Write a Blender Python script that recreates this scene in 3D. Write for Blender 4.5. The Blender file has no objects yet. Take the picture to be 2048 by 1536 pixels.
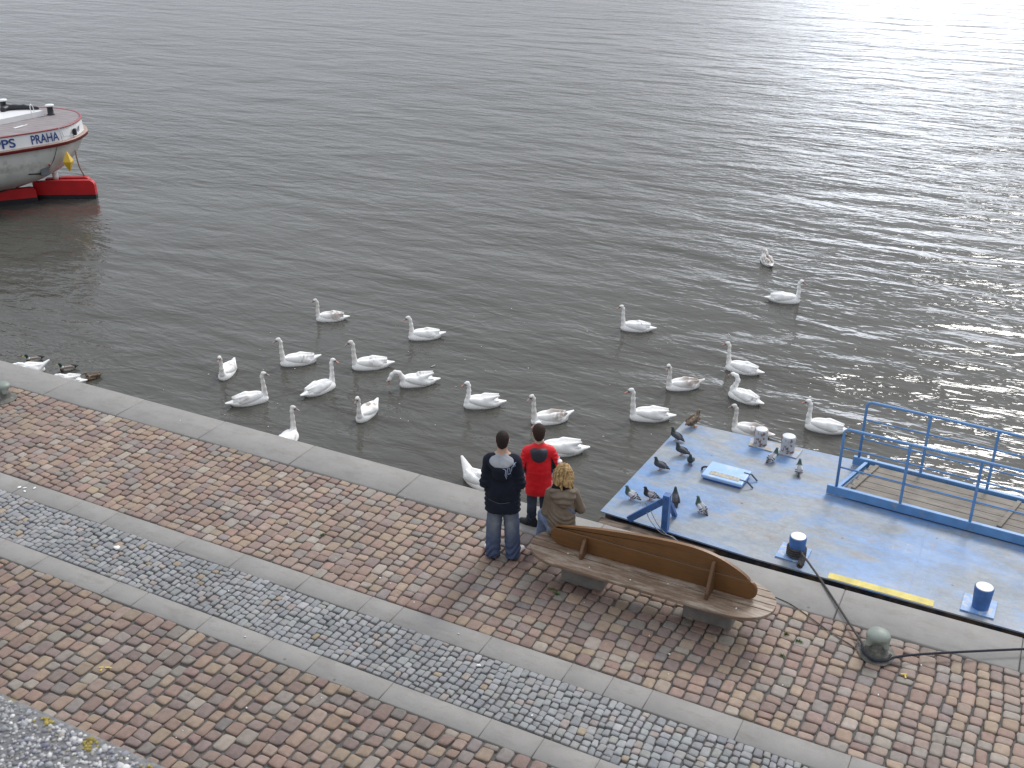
import bpy, bmesh, math, random
import numpy as np
from mathutils import Vector, Matrix
from mathutils.bvhtree import BVHTree

random.seed(7)
RNG = np.random.default_rng(11)
SC = bpy.context.scene
COL = SC.collection
PI = math.pi
R = math.radians
WATER_Z = -1.7
DECK_Z = -0.2

# ------------------------------------------------------------------ objects
def link(name, me, mats=None, parent=None, loc=None, rot=None, smooth=True):
    o = bpy.data.objects.new(name, me)
    COL.objects.link(o)
    if mats:
        for m in (mats if isinstance(mats, (list, tuple)) else [mats]):
            me.materials.append(m)
    if parent is not None:
        o.parent = parent
    if loc is not None:
        o.location = loc
    if rot is not None:
        o.rotation_euler = rot
    if smooth and me is not None and len(me.polygons):
        me.polygons.foreach_set('use_smooth', [True] * len(me.polygons))
    return o

def thing(name, label, cat, loc=(0, 0, 0), rz=0.0, group=None):
    o = bpy.data.objects.new(name, None)
    COL.objects.link(o)
    o.empty_display_size = 0.1
    o.location = loc
    o.rotation_euler = (0, 0, rz)
    return tag(o, label, cat, group)

def tag(o, label, cat, group=None):
    o['label'] = label
    o['category'] = cat
    if group:
        o['group'] = group
    return o

def structure(o):
    o['kind'] = 'structure'
    return o

def mesh_from(name, V, F, colors=None):
    """V (n,3) array, F list/array of faces."""
    me = bpy.data.meshes.new(name)
    V = np.asarray(V, dtype=np.float32)
    if isinstance(F, np.ndarray) and F.ndim == 2:
        k = F.shape[1]
        nf = len(F)
        me.vertices.add(len(V))
        me.vertices.foreach_set('co', V.ravel())
        me.loops.add(nf * k)
        me.loops.foreach_set('vertex_index', F.astype(np.int32).ravel())
        me.polygons.add(nf)
        me.polygons.foreach_set('loop_start', np.arange(0, nf * k, k, dtype=np.int32))
        me.update(calc_edges=True)
    else:
        me.from_pydata(V.tolist(), [], [list(f) for f in F])
        me.update()
    if colors is not None:
        c = np.ones((len(V), 4), dtype=np.float32)
        c[:, :3] = np.asarray(colors, dtype=np.float32)[:, :3]
        at = me.color_attributes.new('Col', 'FLOAT_COLOR', 'POINT')
        at.data.foreach_set('color', c.ravel())
    return me

def bm_mesh(name, bm):
    bmesh.ops.recalc_face_normals(bm, faces=bm.faces)
    me = bpy.data.meshes.new(name)
    bm.to_mesh(me)
    bm.free()
    return me

def add_box(bm, c, size, rz=0.0, bevel=0.0, rot=None, seg=2):
    M = Matrix.Translation(c) @ (rot if rot is not None else Matrix.Rotation(rz, 4, 'Z')) @ Matrix.Diagonal((size[0], size[1], size[2], 1))
    t = bmesh.new()
    bmesh.ops.create_cube(t, size=1.0, matrix=M)
    if bevel:
        bmesh.ops.bevel(t, geom=t.edges[:], offset=bevel, segments=seg, affect='EDGES', profile=0.5)
    merge(bm, t)

def merge(bm, t):
    me = bpy.data.meshes.new('tmp')
    t.to_mesh(me)
    t.free()
    bm.from_mesh(me)
    bpy.data.meshes.remove(me)

def add_beam(bm, a, b, w, h, bevel=0.0, up=(0, 0, 1)):
    """rectangular bar from a to b, width w (sideways), height h."""
    a, b = Vector(a), Vector(b)
    d = (b - a)
    L = d.length
    x = d.normalized()
    y = Vector(up).cross(x).normalized()
    z = x.cross(y)
    rot = Matrix((x, y, z)).transposed().to_4x4()
    add_box(bm, (a + b) / 2, (L, w, h), rot=rot, bevel=bevel)

def tube_data(pts, r, n=10, caps=True):
    pts = [Vector(p) for p in pts]
    rs = r if isinstance(r, (list, tuple)) else [r] * len(pts)
    V, F = [], []
    prev = None
    for i, p in enumerate(pts):
        if i == 0:
            d = pts[1] - pts[0]
        elif i == len(pts) - 1:
            d = pts[-1] - pts[-2]
        else:
            d = (pts[i + 1] - p).normalized() + (p - pts[i - 1]).normalized()
        d.normalize()
        if prev is None:
            u = d.orthogonal().normalized()
        else:
            u = (prev - d * prev.dot(d)).normalized()
        prev = u
        v = d.cross(u)
        for k in range(n):
            a = 2 * PI * k / n
            V.append(p + (u * math.cos(a) + v * math.sin(a)) * rs[i])
    for i in range(len(pts) - 1):
        for k in range(n):
            a, b = i * n + k, i * n + (k + 1) % n
            F.append((a, b, b + n, a + n))
    if caps:
        F.append(tuple(range(n - 1, -1, -1)))
        F.append(tuple(range((len(pts) - 1) * n, len(pts) * n)))
    return V, F

def add_tube(bm, pts, r, n=10):
    V, F = tube_data(pts, r, n)
    vs = [bm.verts.new(v) for v in V]
    for f in F:
        try:
            bm.faces.new([vs[i] for i in f])
        except ValueError:
            pass

def add_lathe(bm, prof, c=(0, 0, 0), n=32, M=None):
    """profile of (radius, z)."""
    rings = []
    for r, z in prof:
        ring = []
        for k in range(n):
            a = 2 * PI * k / n
            p = Vector((r * math.cos(a), r * math.sin(a), z))
            if M is not None:
                p = M @ p
            ring.append(bm.verts.new(p + Vector(c)))
        rings.append(ring)
    for i in range(len(rings) - 1):
        for k in range(n):
            bm.faces.new((rings[i][k], rings[i][(k + 1) % n], rings[i + 1][(k + 1) % n], rings[i + 1][k]))
    bm.faces.new(rings[0][::-1])
    bm.faces.new(rings[-1])

def add_prism(bm, poly, z0, z1):
    """vertical prism over a plan polygon."""
    lo = [bm.verts.new((p[0], p[1], z0)) for p in poly]
    hi = [bm.verts.new((p[0], p[1], z1)) for p in poly]
    n = len(poly)
    fs = [bm.faces.new(lo[::-1]), bm.faces.new(hi)]
    for i in range(n):
        fs.append(bm.faces.new((lo[i], lo[(i + 1) % n], hi[(i + 1) % n], hi[i])))
    return fs

def curve_pts(ctrl, n=24):
    """Catmull-Rom through control points."""
    P = [Vector(c) for c in ctrl]
    P = [P[0] * 2 - P[1]] + P + [P[-1] * 2 - P[-2]]
    out = []
    segs = len(P) - 3
    for s in range(segs):
        p0, p1, p2, p3 = P[s:s + 4]
        m = max(2, n // segs)
        for i in range(m):
            t = i / m
            out.append(0.5 * ((2 * p1) + (p2 - p0) * t + (2 * p0 - 5 * p1 + 4 * p2 - p3) * t * t + (3 * p1 - p0 - 3 * p2 + p3) * t ** 3))
    out.append(P[-2])
    return out

# ------------------------------------------------------------------ implicit surfaces (smooth unions of tapered limbs)
def cone(a, b, ra, rb, col=None, k=None, sc=(1, 1, 1), op='add'):
    return dict(t='c', a=a, b=b, ra=ra, rb=rb, col=col, k=k, sc=sc, op=op)

def ell(c, r, col=None, k=None, rot=None, op='add'):
    return dict(t='e', c=c, r=r, col=col, k=k, rot=rot, op=op)

def chain(pts, rs, col=None, k=None, sc=(1, 1, 1)):
    return [cone(pts[i], pts[i + 1], rs[i], rs[i + 1], col, k, sc) for i in range(len(pts) - 1)]

def eval_prim(p, X):
    if p['t'] == 'c':
        s = np.array(p['sc'], dtype=np.float32)
        a = np.array(p['a'], dtype=np.float32) * s
        b = np.array(p['b'], dtype=np.float32) * s
        Y = X * s - a
        ba = b - a
        t = np.clip((Y @ ba) / max(float(ba @ ba), 1e-9), 0, 1)
        d = np.sqrt(((Y - t[:, None] * ba) ** 2).sum(1)) - (p['ra'] + (p['rb'] - p['ra']) * t)
        return d / float(s.max())
    Y = X - np.array(p['c'], dtype=np.float32)
    if p['rot'] is not None:
        Y = Y @ np.array(Matrix(p['rot']).to_3x3(), dtype=np.float32)      # into the local frame
    r = np.array(p['r'], dtype=np.float32)
    k0 = np.sqrt(((Y / r) ** 2).sum(1))
    k1 = np.sqrt(((Y / (r * r)) ** 2).sum(1)) + 1e-9
    return k0 * (k0 - 1) / k1

def wavy(X, freq, seed, n=5):
    g = np.random.default_rng(seed)
    o = np.zeros(len(X), dtype=np.float32)
    for i in range(n):
        d = g.normal(size=3)
        d *= freq * g.uniform(0.6, 1.6) / np.linalg.norm(d)
        o += np.sin(X @ d.astype(np.float32) + g.uniform(0, 6.28)) / n
    return o

def field(prims, X, k, disp=None):
    d = None
    for p in prims:
        e = eval_prim(p, X)
        kk = p['k'] if p['k'] is not None else k
        if p['op'] == 'sub':
            e = -e
            h = np.maximum(kk - np.abs(d - e), 0) / kk
            d = np.maximum(d, e) + h * h * kk * 0.25
        elif d is None:
            d = e
        else:
            h = np.maximum(kk - np.abs(d - e), 0) / kk
            d = np.minimum(d, e) - h * h * kk * 0.25
    if disp is not None:
        d = d + disp(X)
    return d

def bounds(prims, pad):
    lo, hi = np.full(3, 1e9), np.full(3, -1e9)
    for p in prims:
        if p['op'] == 'sub':
            continue
        if p['t'] == 'c':
            for q, r in ((p['a'], p['ra']), (p['b'], p['rb'])):
                rr = r / np.array(p['sc'])
                lo = np.minimum(lo, np.array(q) - rr)
                hi = np.maximum(hi, np.array(q) + rr)
        else:
            rr = np.array(p['r']) if p['rot'] is None else np.full(3, max(p['r']))
            lo = np.minimum(lo, np.array(p['c']) - rr)
            hi = np.maximum(hi, np.array(p['c']) + rr)
    return lo - pad, hi + pad

def blob(prims, h=0.012, k=0.03, disp=None, cut=None, colfn=None):
    """surface nets over the smooth union; returns V, F, colours."""
    lo, hi = bounds(prims, 3 * h)
    n = np.ceil((hi - lo) / h).astype(int) + 1
    ax = [lo[i] + h * np.arange(n[i]) for i in range(3)]
    G = np.stack(np.meshgrid(*ax, indexing='ij'), -1).reshape(-1, 3).astype(np.float32)
    D = field(prims, G, k, disp)
    if cut is not None:
        D = np.maximum(D, cut(G))
    D = D.reshape(n)
    S = D < 0
    c = (n - 1)
    corners = [(i, j, l) for i in (0, 1) for j in (0, 1) for l in (0, 1)]
    sub = lambda A, o: A[o[0]:o[0] + c[0], o[1]:o[1] + c[1], o[2]:o[2] + c[2]]
    cnt = sum(sub(S, o).astype(np.int8) for o in corners)
    act = (cnt > 0) & (cnt < 8)
    idx = np.full(c, -1, dtype=np.int64)
    ijk = np.argwhere(act)
    idx[act] = np.arange(len(ijk))
    acc = np.zeros((len(ijk), 3))
    w = np.zeros(len(ijk))
    vals = {o: sub(D, o)[act] for o in corners}
    for o in corners:
        for axi in range(3):
            if o[axi] == 0:
                q = list(o)
                q[axi] = 1
                q = tuple(q)
                a, b = vals[o], vals[q]
                m = (a < 0) != (b < 0)
                t = np.where(m, a / np.where(m, a - b, 1), 0)
                pt = np.tile(np.array(o, dtype=float), (len(ijk), 1))
                pt[:, axi] = t
                acc[m] += pt[m]
                w[m] += 1
    V = lo + h * (ijk + acc / w[:, None])
    F = []
    for axi in range(3):
        u, v = (axi + 1) % 3, (axi + 2) % 3
        sl0 = [slice(None)] * 3
        sl1 = [slice(None)] * 3
        sl0[axi] = slice(0, -1)
        sl1[axi] = slice(1, None)
        m = S[tuple(sl0)] != S[tuple(sl1)]
        e = np.argwhere(m)
        e = e[(e[:, u] > 0) & (e[:, v] > 0) & (e[:, u] < n[u] - 1) & (e[:, v] < n[v] - 1)]
        ins = S[tuple(sl0)][tuple(e.T)]
        def cell(du, dv):
            q = e.copy()
            q[:, u] -= du
            q[:, v] -= dv
            return idx[tuple(q.T)]
        quad = np.stack([cell(1, 1), cell(0, 1), cell(0, 0), cell(1, 0)], 1)
        quad[~ins] = quad[~ins][:, ::-1]
        F.append(quad)
    F = np.concatenate(F)
    F = F[(F >= 0).all(1)]
    cols = None
    if any(p['col'] is not None for p in prims):
        X = V.astype(np.float32)
        ds = [np.abs(eval_prim(p, X)) if p['op'] == 'sub' else eval_prim(p, X) for p in prims if p['col'] is not None]
        cs = np.array([p['col'] for p in prims if p['col'] is not None])
        ds = np.stack(ds, 1)
        ds = ds - ds.min(1, keepdims=True)
        ww = np.exp(-ds / (0.35 * h))
        ww /= ww.sum(1, keepdims=True)
        cols = ww @ cs
    if colfn is not None:
        cols = colfn(V, cols)
    return V, F, cols

def xform(V, M):
    M = np.array(M)
    return V @ M[:3, :3].T + M[:3, 3]

def join(parts):
    Vs, Fs, Cs = [], [], []
    n = 0
    for V, F, C in parts:
        Vs.append(V)
        Fs.append(F + n)
        Cs.append(C)
        n += len(V)
    return np.concatenate(Vs), np.concatenate(Fs), np.concatenate(Cs)

# ------------------------------------------------------------------ materials
class NT:
    def __init__(self, name):
        self.m = bpy.data.materials.new(name)
        self.m.use_nodes = True
        self.nt = self.m.node_tree
        self.b = self.nt.nodes['Principled BSDF']
    def n(self, typ, **kw):
        nd = self.nt.nodes.new(typ)
        for k, v in kw.items():
            if k.startswith('i_'):
                nd.inputs[k[2:].replace('_', ' ')].default_value = v
            elif k.startswith('j_'):
                nd.inputs[int(k[2:])].default_value = v
            else:
                setattr(nd, k, v)
        return nd
    def l(self, a, b):
        self.nt.links.new(a, b)
    def coord(self, scale=(1, 1, 1), rot=(0, 0, 0), kind='Object'):
        tc = self.n('ShaderNodeTexCoord')
        mp = self.n('ShaderNodeMapping')
        mp.inputs['Scale'].default_value = scale
        mp.inputs['Rotation'].default_value = rot
        self.l(tc.outputs[kind], mp.inputs['Vector'])
        return mp.outputs['Vector']
    def noise(self, vec, scale, detail=4, rough=0.55, dist=0.0):
        nd = self.n('ShaderNodeTexNoise')
        nd.inputs['Scale'].default_value = scale
        nd.inputs['Detail'].default_value = detail
        nd.inputs['Roughness'].default_value = rough
        nd.inputs['Distortion'].default_value = dist
        self.l(vec, nd.inputs['Vector'])
        return nd.outputs['Fac']
    def ramp(self, fac, stops, interp='LINEAR'):
        nd = self.n('ShaderNodeValToRGB')
        cr = nd.color_ramp
        cr.interpolation = interp
        while len(cr.elements) < len(stops):
            cr.elements.new(0.5)
        for e, (p, c) in zip(cr.elements, stops):
            e.position = p
            e.color = (c, c, c, 1) if not isinstance(c, (tuple, list)) else (*c[:3], 1)
        self.l(fac, nd.inputs['Fac'])
        return nd.outputs['Color']
    def mix(self, fac, a, b, mode='MIX'):
        nd = self.n('ShaderNodeMix', data_type='RGBA', blend_type=mode)
        for s, v in ((nd.inputs[0], fac), (nd.inputs[6], a), (nd.inputs[7], b)):
            if hasattr(v, 'is_output'):
                self.l(v, s)
            elif isinstance(v, (int, float)):
                s.default_value = v if s.type == 'VALUE' else (v, v, v, 1)
            else:
                s.default_value = (*v[:3], 1)
        return nd.outputs[2]
    def math(self, op, a, b=0.0, c=0.0):
        nd = self.n('ShaderNodeMath', operation=op)
        for s, v in zip(nd.inputs, (a, b, c)):
            if hasattr(v, 'is_output'):
                self.l(v, s)
            else:
                s.default_value = v
        return nd.outputs[0]
    def bump(self, height, strength=0.3, dist=0.01, normal=None):
        nd = self.n('ShaderNodeBump')
        nd.inputs['Strength'].default_value = strength
        nd.inputs['Distance'].default_value = dist
        self.l(height, nd.inputs['Height'])
        if normal is not None:
            self.l(normal, nd.inputs['Normal'])
        return nd.outputs['Normal']
    def out(self, color=None, rough=None, normal=None, **kw):
        if color is not None:
            if hasattr(color, 'is_output'):
                self.l(color, self.b.inputs['Base Color'])
            else:
                self.b.inputs['Base Color'].default_value = (*color[:3], 1)
        if rough is not None:
            if hasattr(rough, 'is_output'):
                self.l(rough, self.b.inputs['Roughness'])
            else:
                self.b.inputs['Roughness'].default_value = rough
        if normal is not None:
            self.l(normal, self.b.inputs['Normal'])
        for k, v in kw.items():
            self.b.inputs[k.replace('_', ' ')].default_value = v
        return self.m

def simple(name, col, rough=0.6, var=0.15, scale=8.0, bump=0.0, bscale=60.0, metal=0.0, col2=None, thr=(0.45, 0.6), fine=0.0):
    """a painted / woven / cast surface: base colour with noise variation, optional wear colour."""
    t = NT(name)
    v = t.coord()
    f = t.noise(v, scale, 5)
    a = tuple(c * (1 - var) for c in col)
    b = tuple(min(1, c * (1 + var)) for c in col)
    c = t.ramp(f, [(0.3, a), (0.7, b)])
    if col2 is not None:
        w = t.ramp(t.noise(v, scale * 1.7, 6, 0.65), [(thr[0], 0.0), (thr[1], 1.0)])
        c = t.mix(w, c, col2)
    if fine:
        g = t.ramp(t.noise(v, bscale, 2), [(0.3, 1 - fine), (0.7, 1.0)])
        c = t.mix(1.0, c, g, 'MULTIPLY')
    nrm = t.bump(t.noise(v, bscale, 3), bump, 0.01) if bump else None
    return t.out(c, rough, nrm, Metallic=metal)

def vcol_mat(name, rough=0.7, var=0.15, scale=25.0, bump=0.15, bscale=90.0, sheen=0.0, detail=4, bdist=0.01, spec=0.3):
    t = NT(name)
    at = t.n('ShaderNodeAttribute', attribute_name='Col')
    v = t.coord()
    g = t.ramp(t.noise(v, scale, detail), [(0.25, 1 - var), (0.75, 1 + var)])
    nd = t.n('ShaderNodeMix', data_type='RGBA', blend_type='MULTIPLY')
    nd.inputs[0].default_value = 1.0
    t.l(at.outputs['Color'], nd.inputs[6])
    t.l(g, nd.inputs[7])
    nrm = t.bump(t.noise(v, bscale, 3), bump, bdist)
    m = t.out(nd.outputs[2], rough, nrm)
    t.b.inputs['Specular IOR Level'].default_value = spec
    if sheen:
        t.b.inputs['Sheen Weight'].default_value = sheen
    return m
# ------------------------------------------------------------------ world, sun, camera
SUN_EL, SUN_AZ = R(40), R(6)          # azimuth measured from +Y towards +X

def build_world():
    w = bpy.data.worlds.new('World')
    SC.world = w
    w.use_nodes = True
    nt = w.node_tree
    nt.nodes.clear()
    L = nt.links.new
    out = nt.nodes.new('ShaderNodeOutputWorld')
    bg = nt.nodes.new('ShaderNodeBackground')
    bg.inputs['Strength'].default_value = 0.1
    sky = nt.nodes.new('ShaderNodeTexSky')
    sky.sky_type = 'NISHITA'
    sky.sun_disc = False
    sky.sun_elevation = SUN_EL
    sky.sun_rotation = SUN_AZ
    sky.dust_density = 4
    tc = nt.nodes.new('ShaderNodeTexCoord')
    def math_(op, a, b=0.0):
        n = nt.nodes.new('ShaderNodeMath')
        n.operation = op
        for s, v in zip(n.inputs, (a, b)):
            if hasattr(v, 'is_output'):
                L(v, s)
            else:
                s.default_value = v
        return n.outputs[0]
    sep = nt.nodes.new('ShaderNodeSeparateXYZ')
    L(tc.outputs['Generated'], sep.inputs[0])
    up = math_('MAXIMUM', sep.outputs['Z'], 0.0)
    def glow(az, el, power):
        d = Vector((math.sin(az) * math.cos(el), math.cos(az) * math.cos(el), math.sin(el)))
        n = nt.nodes.new('ShaderNodeVectorMath')
        n.operation = 'DOT_PRODUCT'
        L(tc.outputs['Generated'], n.inputs[0])
        n.inputs[1].default_value = d
        return math_('POWER', math_('MAXIMUM', n.outputs['Value'], 0.0), power)
    # overcast cloud layer: luminance grows towards the zenith, bright break in the cloud over the far right
    noise = nt.nodes.new('ShaderNodeTexNoise')
    noise.inputs['Scale'].default_value = 2.4
    noise.inputs['Detail'].default_value = 5
    mp = nt.nodes.new('ShaderNodeMapping')
    mp.inputs['Scale'].default_value = (1, 1, 2.2)
    L(tc.outputs['Generated'], mp.inputs['Vector'])
    L(mp.outputs['Vector'], noise.inputs['Vector'])
    cl = math_('MULTIPLY_ADD', noise.outputs['Fac'], 0.7)
    cl.node.inputs[2].default_value = 0.65
    base = math_('MULTIPLY_ADD', up, BASE_UP)
    base.node.inputs[2].default_value = BASE_LOW
    lum = math_('MULTIPLY', base, cl)
    for az, el, p, s in GLOWS:
        lum = math_('ADD', lum, math_('MULTIPLY', glow(R(az), R(el), p), s))
    # bright break between the cloud base and the horizon, towards the sun
    mr = nt.nodes.new('ShaderNodeMapRange')
    mr.interpolation_type = 'SMOOTHSTEP'
    mr.inputs['From Min'].default_value = math.sin(R(BREAK[3]))
    mr.inputs['From Max'].default_value = math.sin(R(BREAK[2]))
    L(math_('MULTIPLY_ADD', noise.outputs['Fac'], 0.16), mr.inputs['Value'])
    mr.inputs['Value'].links[0].from_node.inputs[2].default_value = -0.08
    az = mr.inputs['Value'].links[0].from_node
    add = math_('ADD', az.outputs[0], up)
    L(add, mr.inputs['Value'])
    g = math_('MULTIPLY', glow(R(BREAK[0]), R(8), BREAK[1]), mr.outputs['Result'])
    lum = math_('ADD', lum, math_('MULTIPLY', g, BREAK[4]))
    tint = nt.nodes.new('ShaderNodeVectorMath')
    tint.operation = 'SCALE'
    tint.inputs[0].default_value = (0.93, 0.985, 1.085)
    L(lum, tint.inputs['Scale'])
    mixn = nt.nodes.new('ShaderNodeMix')
    mixn.data_type = 'RGBA'
    mixn.inputs[0].default_value = 0.92
    L(sky.outputs['Color'], mixn.inputs[6])
    L(tint.outputs[0], mixn.inputs[7])
    L(mixn.outputs[2], bg.inputs['Color'])
    L(bg.outputs[0], out.inputs['Surface'])

BASE_LOW, BASE_UP = 5.4, 3.7
GLOWS = [(-9, 5, 260, 8.0)]
BREAK = (-5.5, 80, 9, 15, 20.0)
build_world()

sun = bpy.data.lights.new('sun', 'SUN')
sun.energy = 1.65
sun.angle = R(18)
sun.color = (1.0, 0.98, 0.95)
so = bpy.data.objects.new('sun', sun)
COL.objects.link(so)
sd = Vector((math.sin(SUN_AZ) * math.cos(SUN_EL), math.cos(SUN_AZ) * math.cos(SUN_EL), math.sin(SUN_EL)))
so.rotation_euler = sd.to_track_quat('Z', 'Y').to_euler()
so.location = sd * 60

cam = bpy.data.cameras.new('camera')
cam.sensor_width = 36
cam.lens = 36 * 2165 / 2048
cam.clip_start = 0.05
cam.clip_end = 2000
cam.dof.use_dof = True
cam.dof.focus_distance = 15.0
cam.dof.aperture_fstop = 24
co = bpy.data.objects.new('camera', cam)
COL.objects.link(co)
co.location = (0, 0, 7.6)
co.rotation_euler = (R(90 - 25.6), 0, R(27.2))
SC.camera = co
SC.view_settings.view_transform = 'Standard'
SC.view_settings.look = 'None'
SC.view_settings.exposure = 0.36
SC.render.filter_size = 1.15
SC.view_settings.gamma = 1
SC.cycles.max_bounces = 6
SC.cycles.sample_clamp_indirect = 4
SC.cycles.use_denoising = True

# ------------------------------------------------------------------ water
def build_water():
    t = NT('river_water')
    ang = R(20)
    def waves(scale, stretch, seed, detail=2, rough=0.5, dist=0.0, rot=ang):
        v = t.coord((scale / stretch, scale, 1), (0, 0, rot))
        mp = v.node
        mp.inputs['Location'].default_value = (seed * 7.3, seed * 3.1, seed)
        return t.noise(v, 1.0, detail, rough, dist)
    # gust mask: rougher and calmer patches
    gust = t.ramp(waves(0.07, 2.5, 1, 3), [(0.36, 0.32), (0.62, 1.0)])
    swell = waves(0.55, 2.4, 2, 2, 0.5, 0.4, R(24))
    chop = waves(2.1, 2.6, 3, 3, 0.55, 0.6, R(14))
    chop2 = waves(3.2, 2.0, 6, 2, 0.5, 0.5, R(48))
    rip = waves(9.0, 2.2, 4, 2, 0.55, 0.3, R(26))
    n1 = t.bump(swell, 1.0, W_SWELL)
    n2 = t.n('ShaderNodeBump')
    t.l(gust, n2.inputs['Strength'])
    n2.inputs['Distance'].default_value = W_CHOP
    t.l(chop, n2.inputs['Height'])
    t.l(n1, n2.inputs['Normal'])
    n2b = t.bump(chop2, 0.7, W_CHOP * 0.55, n2.outputs['Normal'])
    n3 = t.n('ShaderNodeBump')
    t.l(gust, n3.inputs['Strength'])
    n3.inputs['Distance'].default_value = W_RIP
    t.l(rip, n3.inputs['Height'])
    t.l(n2b, n3.inputs['Normal'])
    murk = t.ramp(waves(0.2, 1.5, 5, 3), [(0.3, (0.064, 0.062, 0.052)), (0.7, (0.080, 0.078, 0.067))])
    m = t.out(murk, 0.06, n3.outputs['Normal'], IOR=1.333)
    # one sheet: a fine middle that carries the birds' wakes, coarse rings out to the horizon
    gx = np.arange(-20.0, 2.0001, 0.05)
    gy = np.arange(10.2, 28.2001, 0.05)
    X, Y = np.meshgrid(gx, gy, indexing='ij')
    Z = np.zeros_like(X)
    g = np.random.default_rng(3)
    for sx, sy, hd in WAKES:
        c, s = math.cos(R(hd)), math.sin(R(hd))
        u = (X - sx) * c + (Y - sy) * s
        v = -(X - sx) * s + (Y - sy) * c
        r = np.hypot(u, v * 1.15)
        f = g.uniform(0.35, 1.0)
        Z += f * 0.0075 * np.cos(2 * PI * (r - 0.30) / 0.17) * np.exp(-np.maximum(r - 0.25, 0) / 0.45) * (r > 0.18)
        back = np.clip(-u + 0.25, 0, None)
        arm = np.abs(v) - 0.10 - 0.36 * back
        Z += f * 0.0120 * np.cos(2 * PI * arm / 0.20) * np.exp(-(arm / 0.16) ** 2) * np.exp(-back / 1.5) * (u < 0.3)
    fade = np.clip(np.minimum(np.minimum(X + 20, 2 - X), np.minimum(Y - 10.2, 28.2 - Y)) / 0.6, 0, 1)
    Z *= fade
    nx, ny = X.shape
    V = np.stack([X, Y, WATER_Z + Z], -1).reshape(-1, 3)
    i, j = np.meshgrid(np.arange(nx - 1), np.arange(ny - 1), indexing='ij')
    q = (i * ny + j).reshape(-1)
    F = np.stack([q, q + ny, q + ny + 1, q + 1], 1)
    ox = [-600, -120, -60, -30, -20.0, 2.0, 10, 40, 120, 600]
    oy = [10.2, 28.2, 36, 50, 75, 120, 220, 900]
    OV = np.array([(x, y, WATER_Z) for x in ox for y in oy])
    OF = []
    for a in range(len(ox) - 1):
        for b in range(len(oy) - 1):
            if ox[a] == -20.0 and b == 0:
                continue
            k = a * len(oy) + b
            OF.append((k, k + len(oy), k + len(oy) + 1, k + 1))
    F = np.concatenate([F, np.array(OF) + len(V)])
    V = np.concatenate([V, OV])
    structure(link('water', mesh_from('water', V, F), m))

WAKES = [(-6.32, 26.74, 123), (-5.22, 24.22, 12), (-14.06, 18.38, 215), (-11.62, 18.46, 217), (-7.69, 20.99, 200), (-13.25, 16.12, 224), (-11.81, 16.64, 220),
         (-14.21, 15.05, 291), (-12.06, 15.24, 73), (-12.96, 14.22, 50), (-10.66, 14.81, 276), (-10.53, 16.39, 223), (-8.93, 16.14, 216), (-7.51, 16.15, 222),
         (-6.84, 15.16, 214), (-5.90, 17.10, 207), (-5.79, 18.64, 219), (-4.97, 19.93, 179), (-4.57, 18.67, 164), (-4.07, 17.37, 185), (-2.90, 18.13, 187), (-18.21, 13.71, 235), (-17.24, 13.71, 233)]
W_SWELL, W_CHOP, W_RIP = 0.21, 0.080, 0.013
build_water()

# ------------------------------------------------------------------ quay paving
STONE_WARM = np.array([(0.37, 0.285, 0.20), (0.33, 0.225, 0.175), (0.255, 0.195, 0.175), (0.30, 0.275, 0.24), (0.365, 0.26, 0.185), (0.41, 0.365, 0.305), (0.275, 0.19, 0.16), (0.345, 0.265, 0.215), (0.235, 0.215, 0.205)])
STONE_WARM = (STONE_WARM * 0.76 + STONE_WARM.mean(0) * 0.24) * np.array((0.90, 0.872, 0.88))
PW = np.array([0.17, 0.19, 0.13, 0.11, 0.06, 0.06, 0.11, 0.14, 0.03])
STONE_GREY = np.array([(0.29, 0.295, 0.30), (0.25, 0.255, 0.265), (0.335, 0.34, 0.345), (0.31, 0.30, 0.28), (0.215, 0.22, 0.235), (0.36, 0.255, 0.14), (0.36, 0.29, 0.25), (0.40, 0.40, 0.39)])
STONE_GREY = (STONE_GREY * 0.62 + np.array((0.285, 0.283, 0.283)) * 0.38) * 0.95
PG = np.array([0.27, 0.2, 0.18, 0.13, 0.08, 0.022, 0.05, 0.03])

def layout(x0, x1, y0, y1, cw, ch, jit, gap):
    """courses running in y across the quay; returns list of (cx, cy, w, h)."""
    out = []
    x = x0
    while x < x1:
        w = cw * random.uniform(1 - jit, 1 + jit)
        y = y0
        while y < y1 - 0.01:
            h = ch * random.choice((random.uniform(0.72, 1.0), random.uniform(0.9, 1.2), random.uniform(1.1, 1.5)))
            if y == y0:
                h = ch * random.uniform(0.6, 1.4)
            if y + h > y1 - 0.55 * ch:
                h = y1 - y
            a, b = y, y + h
            if True:
                out.append((x + w / 2, (a + b) / 2, w - gap * random.uniform(.7, 1.5), b - a - gap * random.uniform(.7, 1.4)))
            y += h
        x += w
    return out

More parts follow.
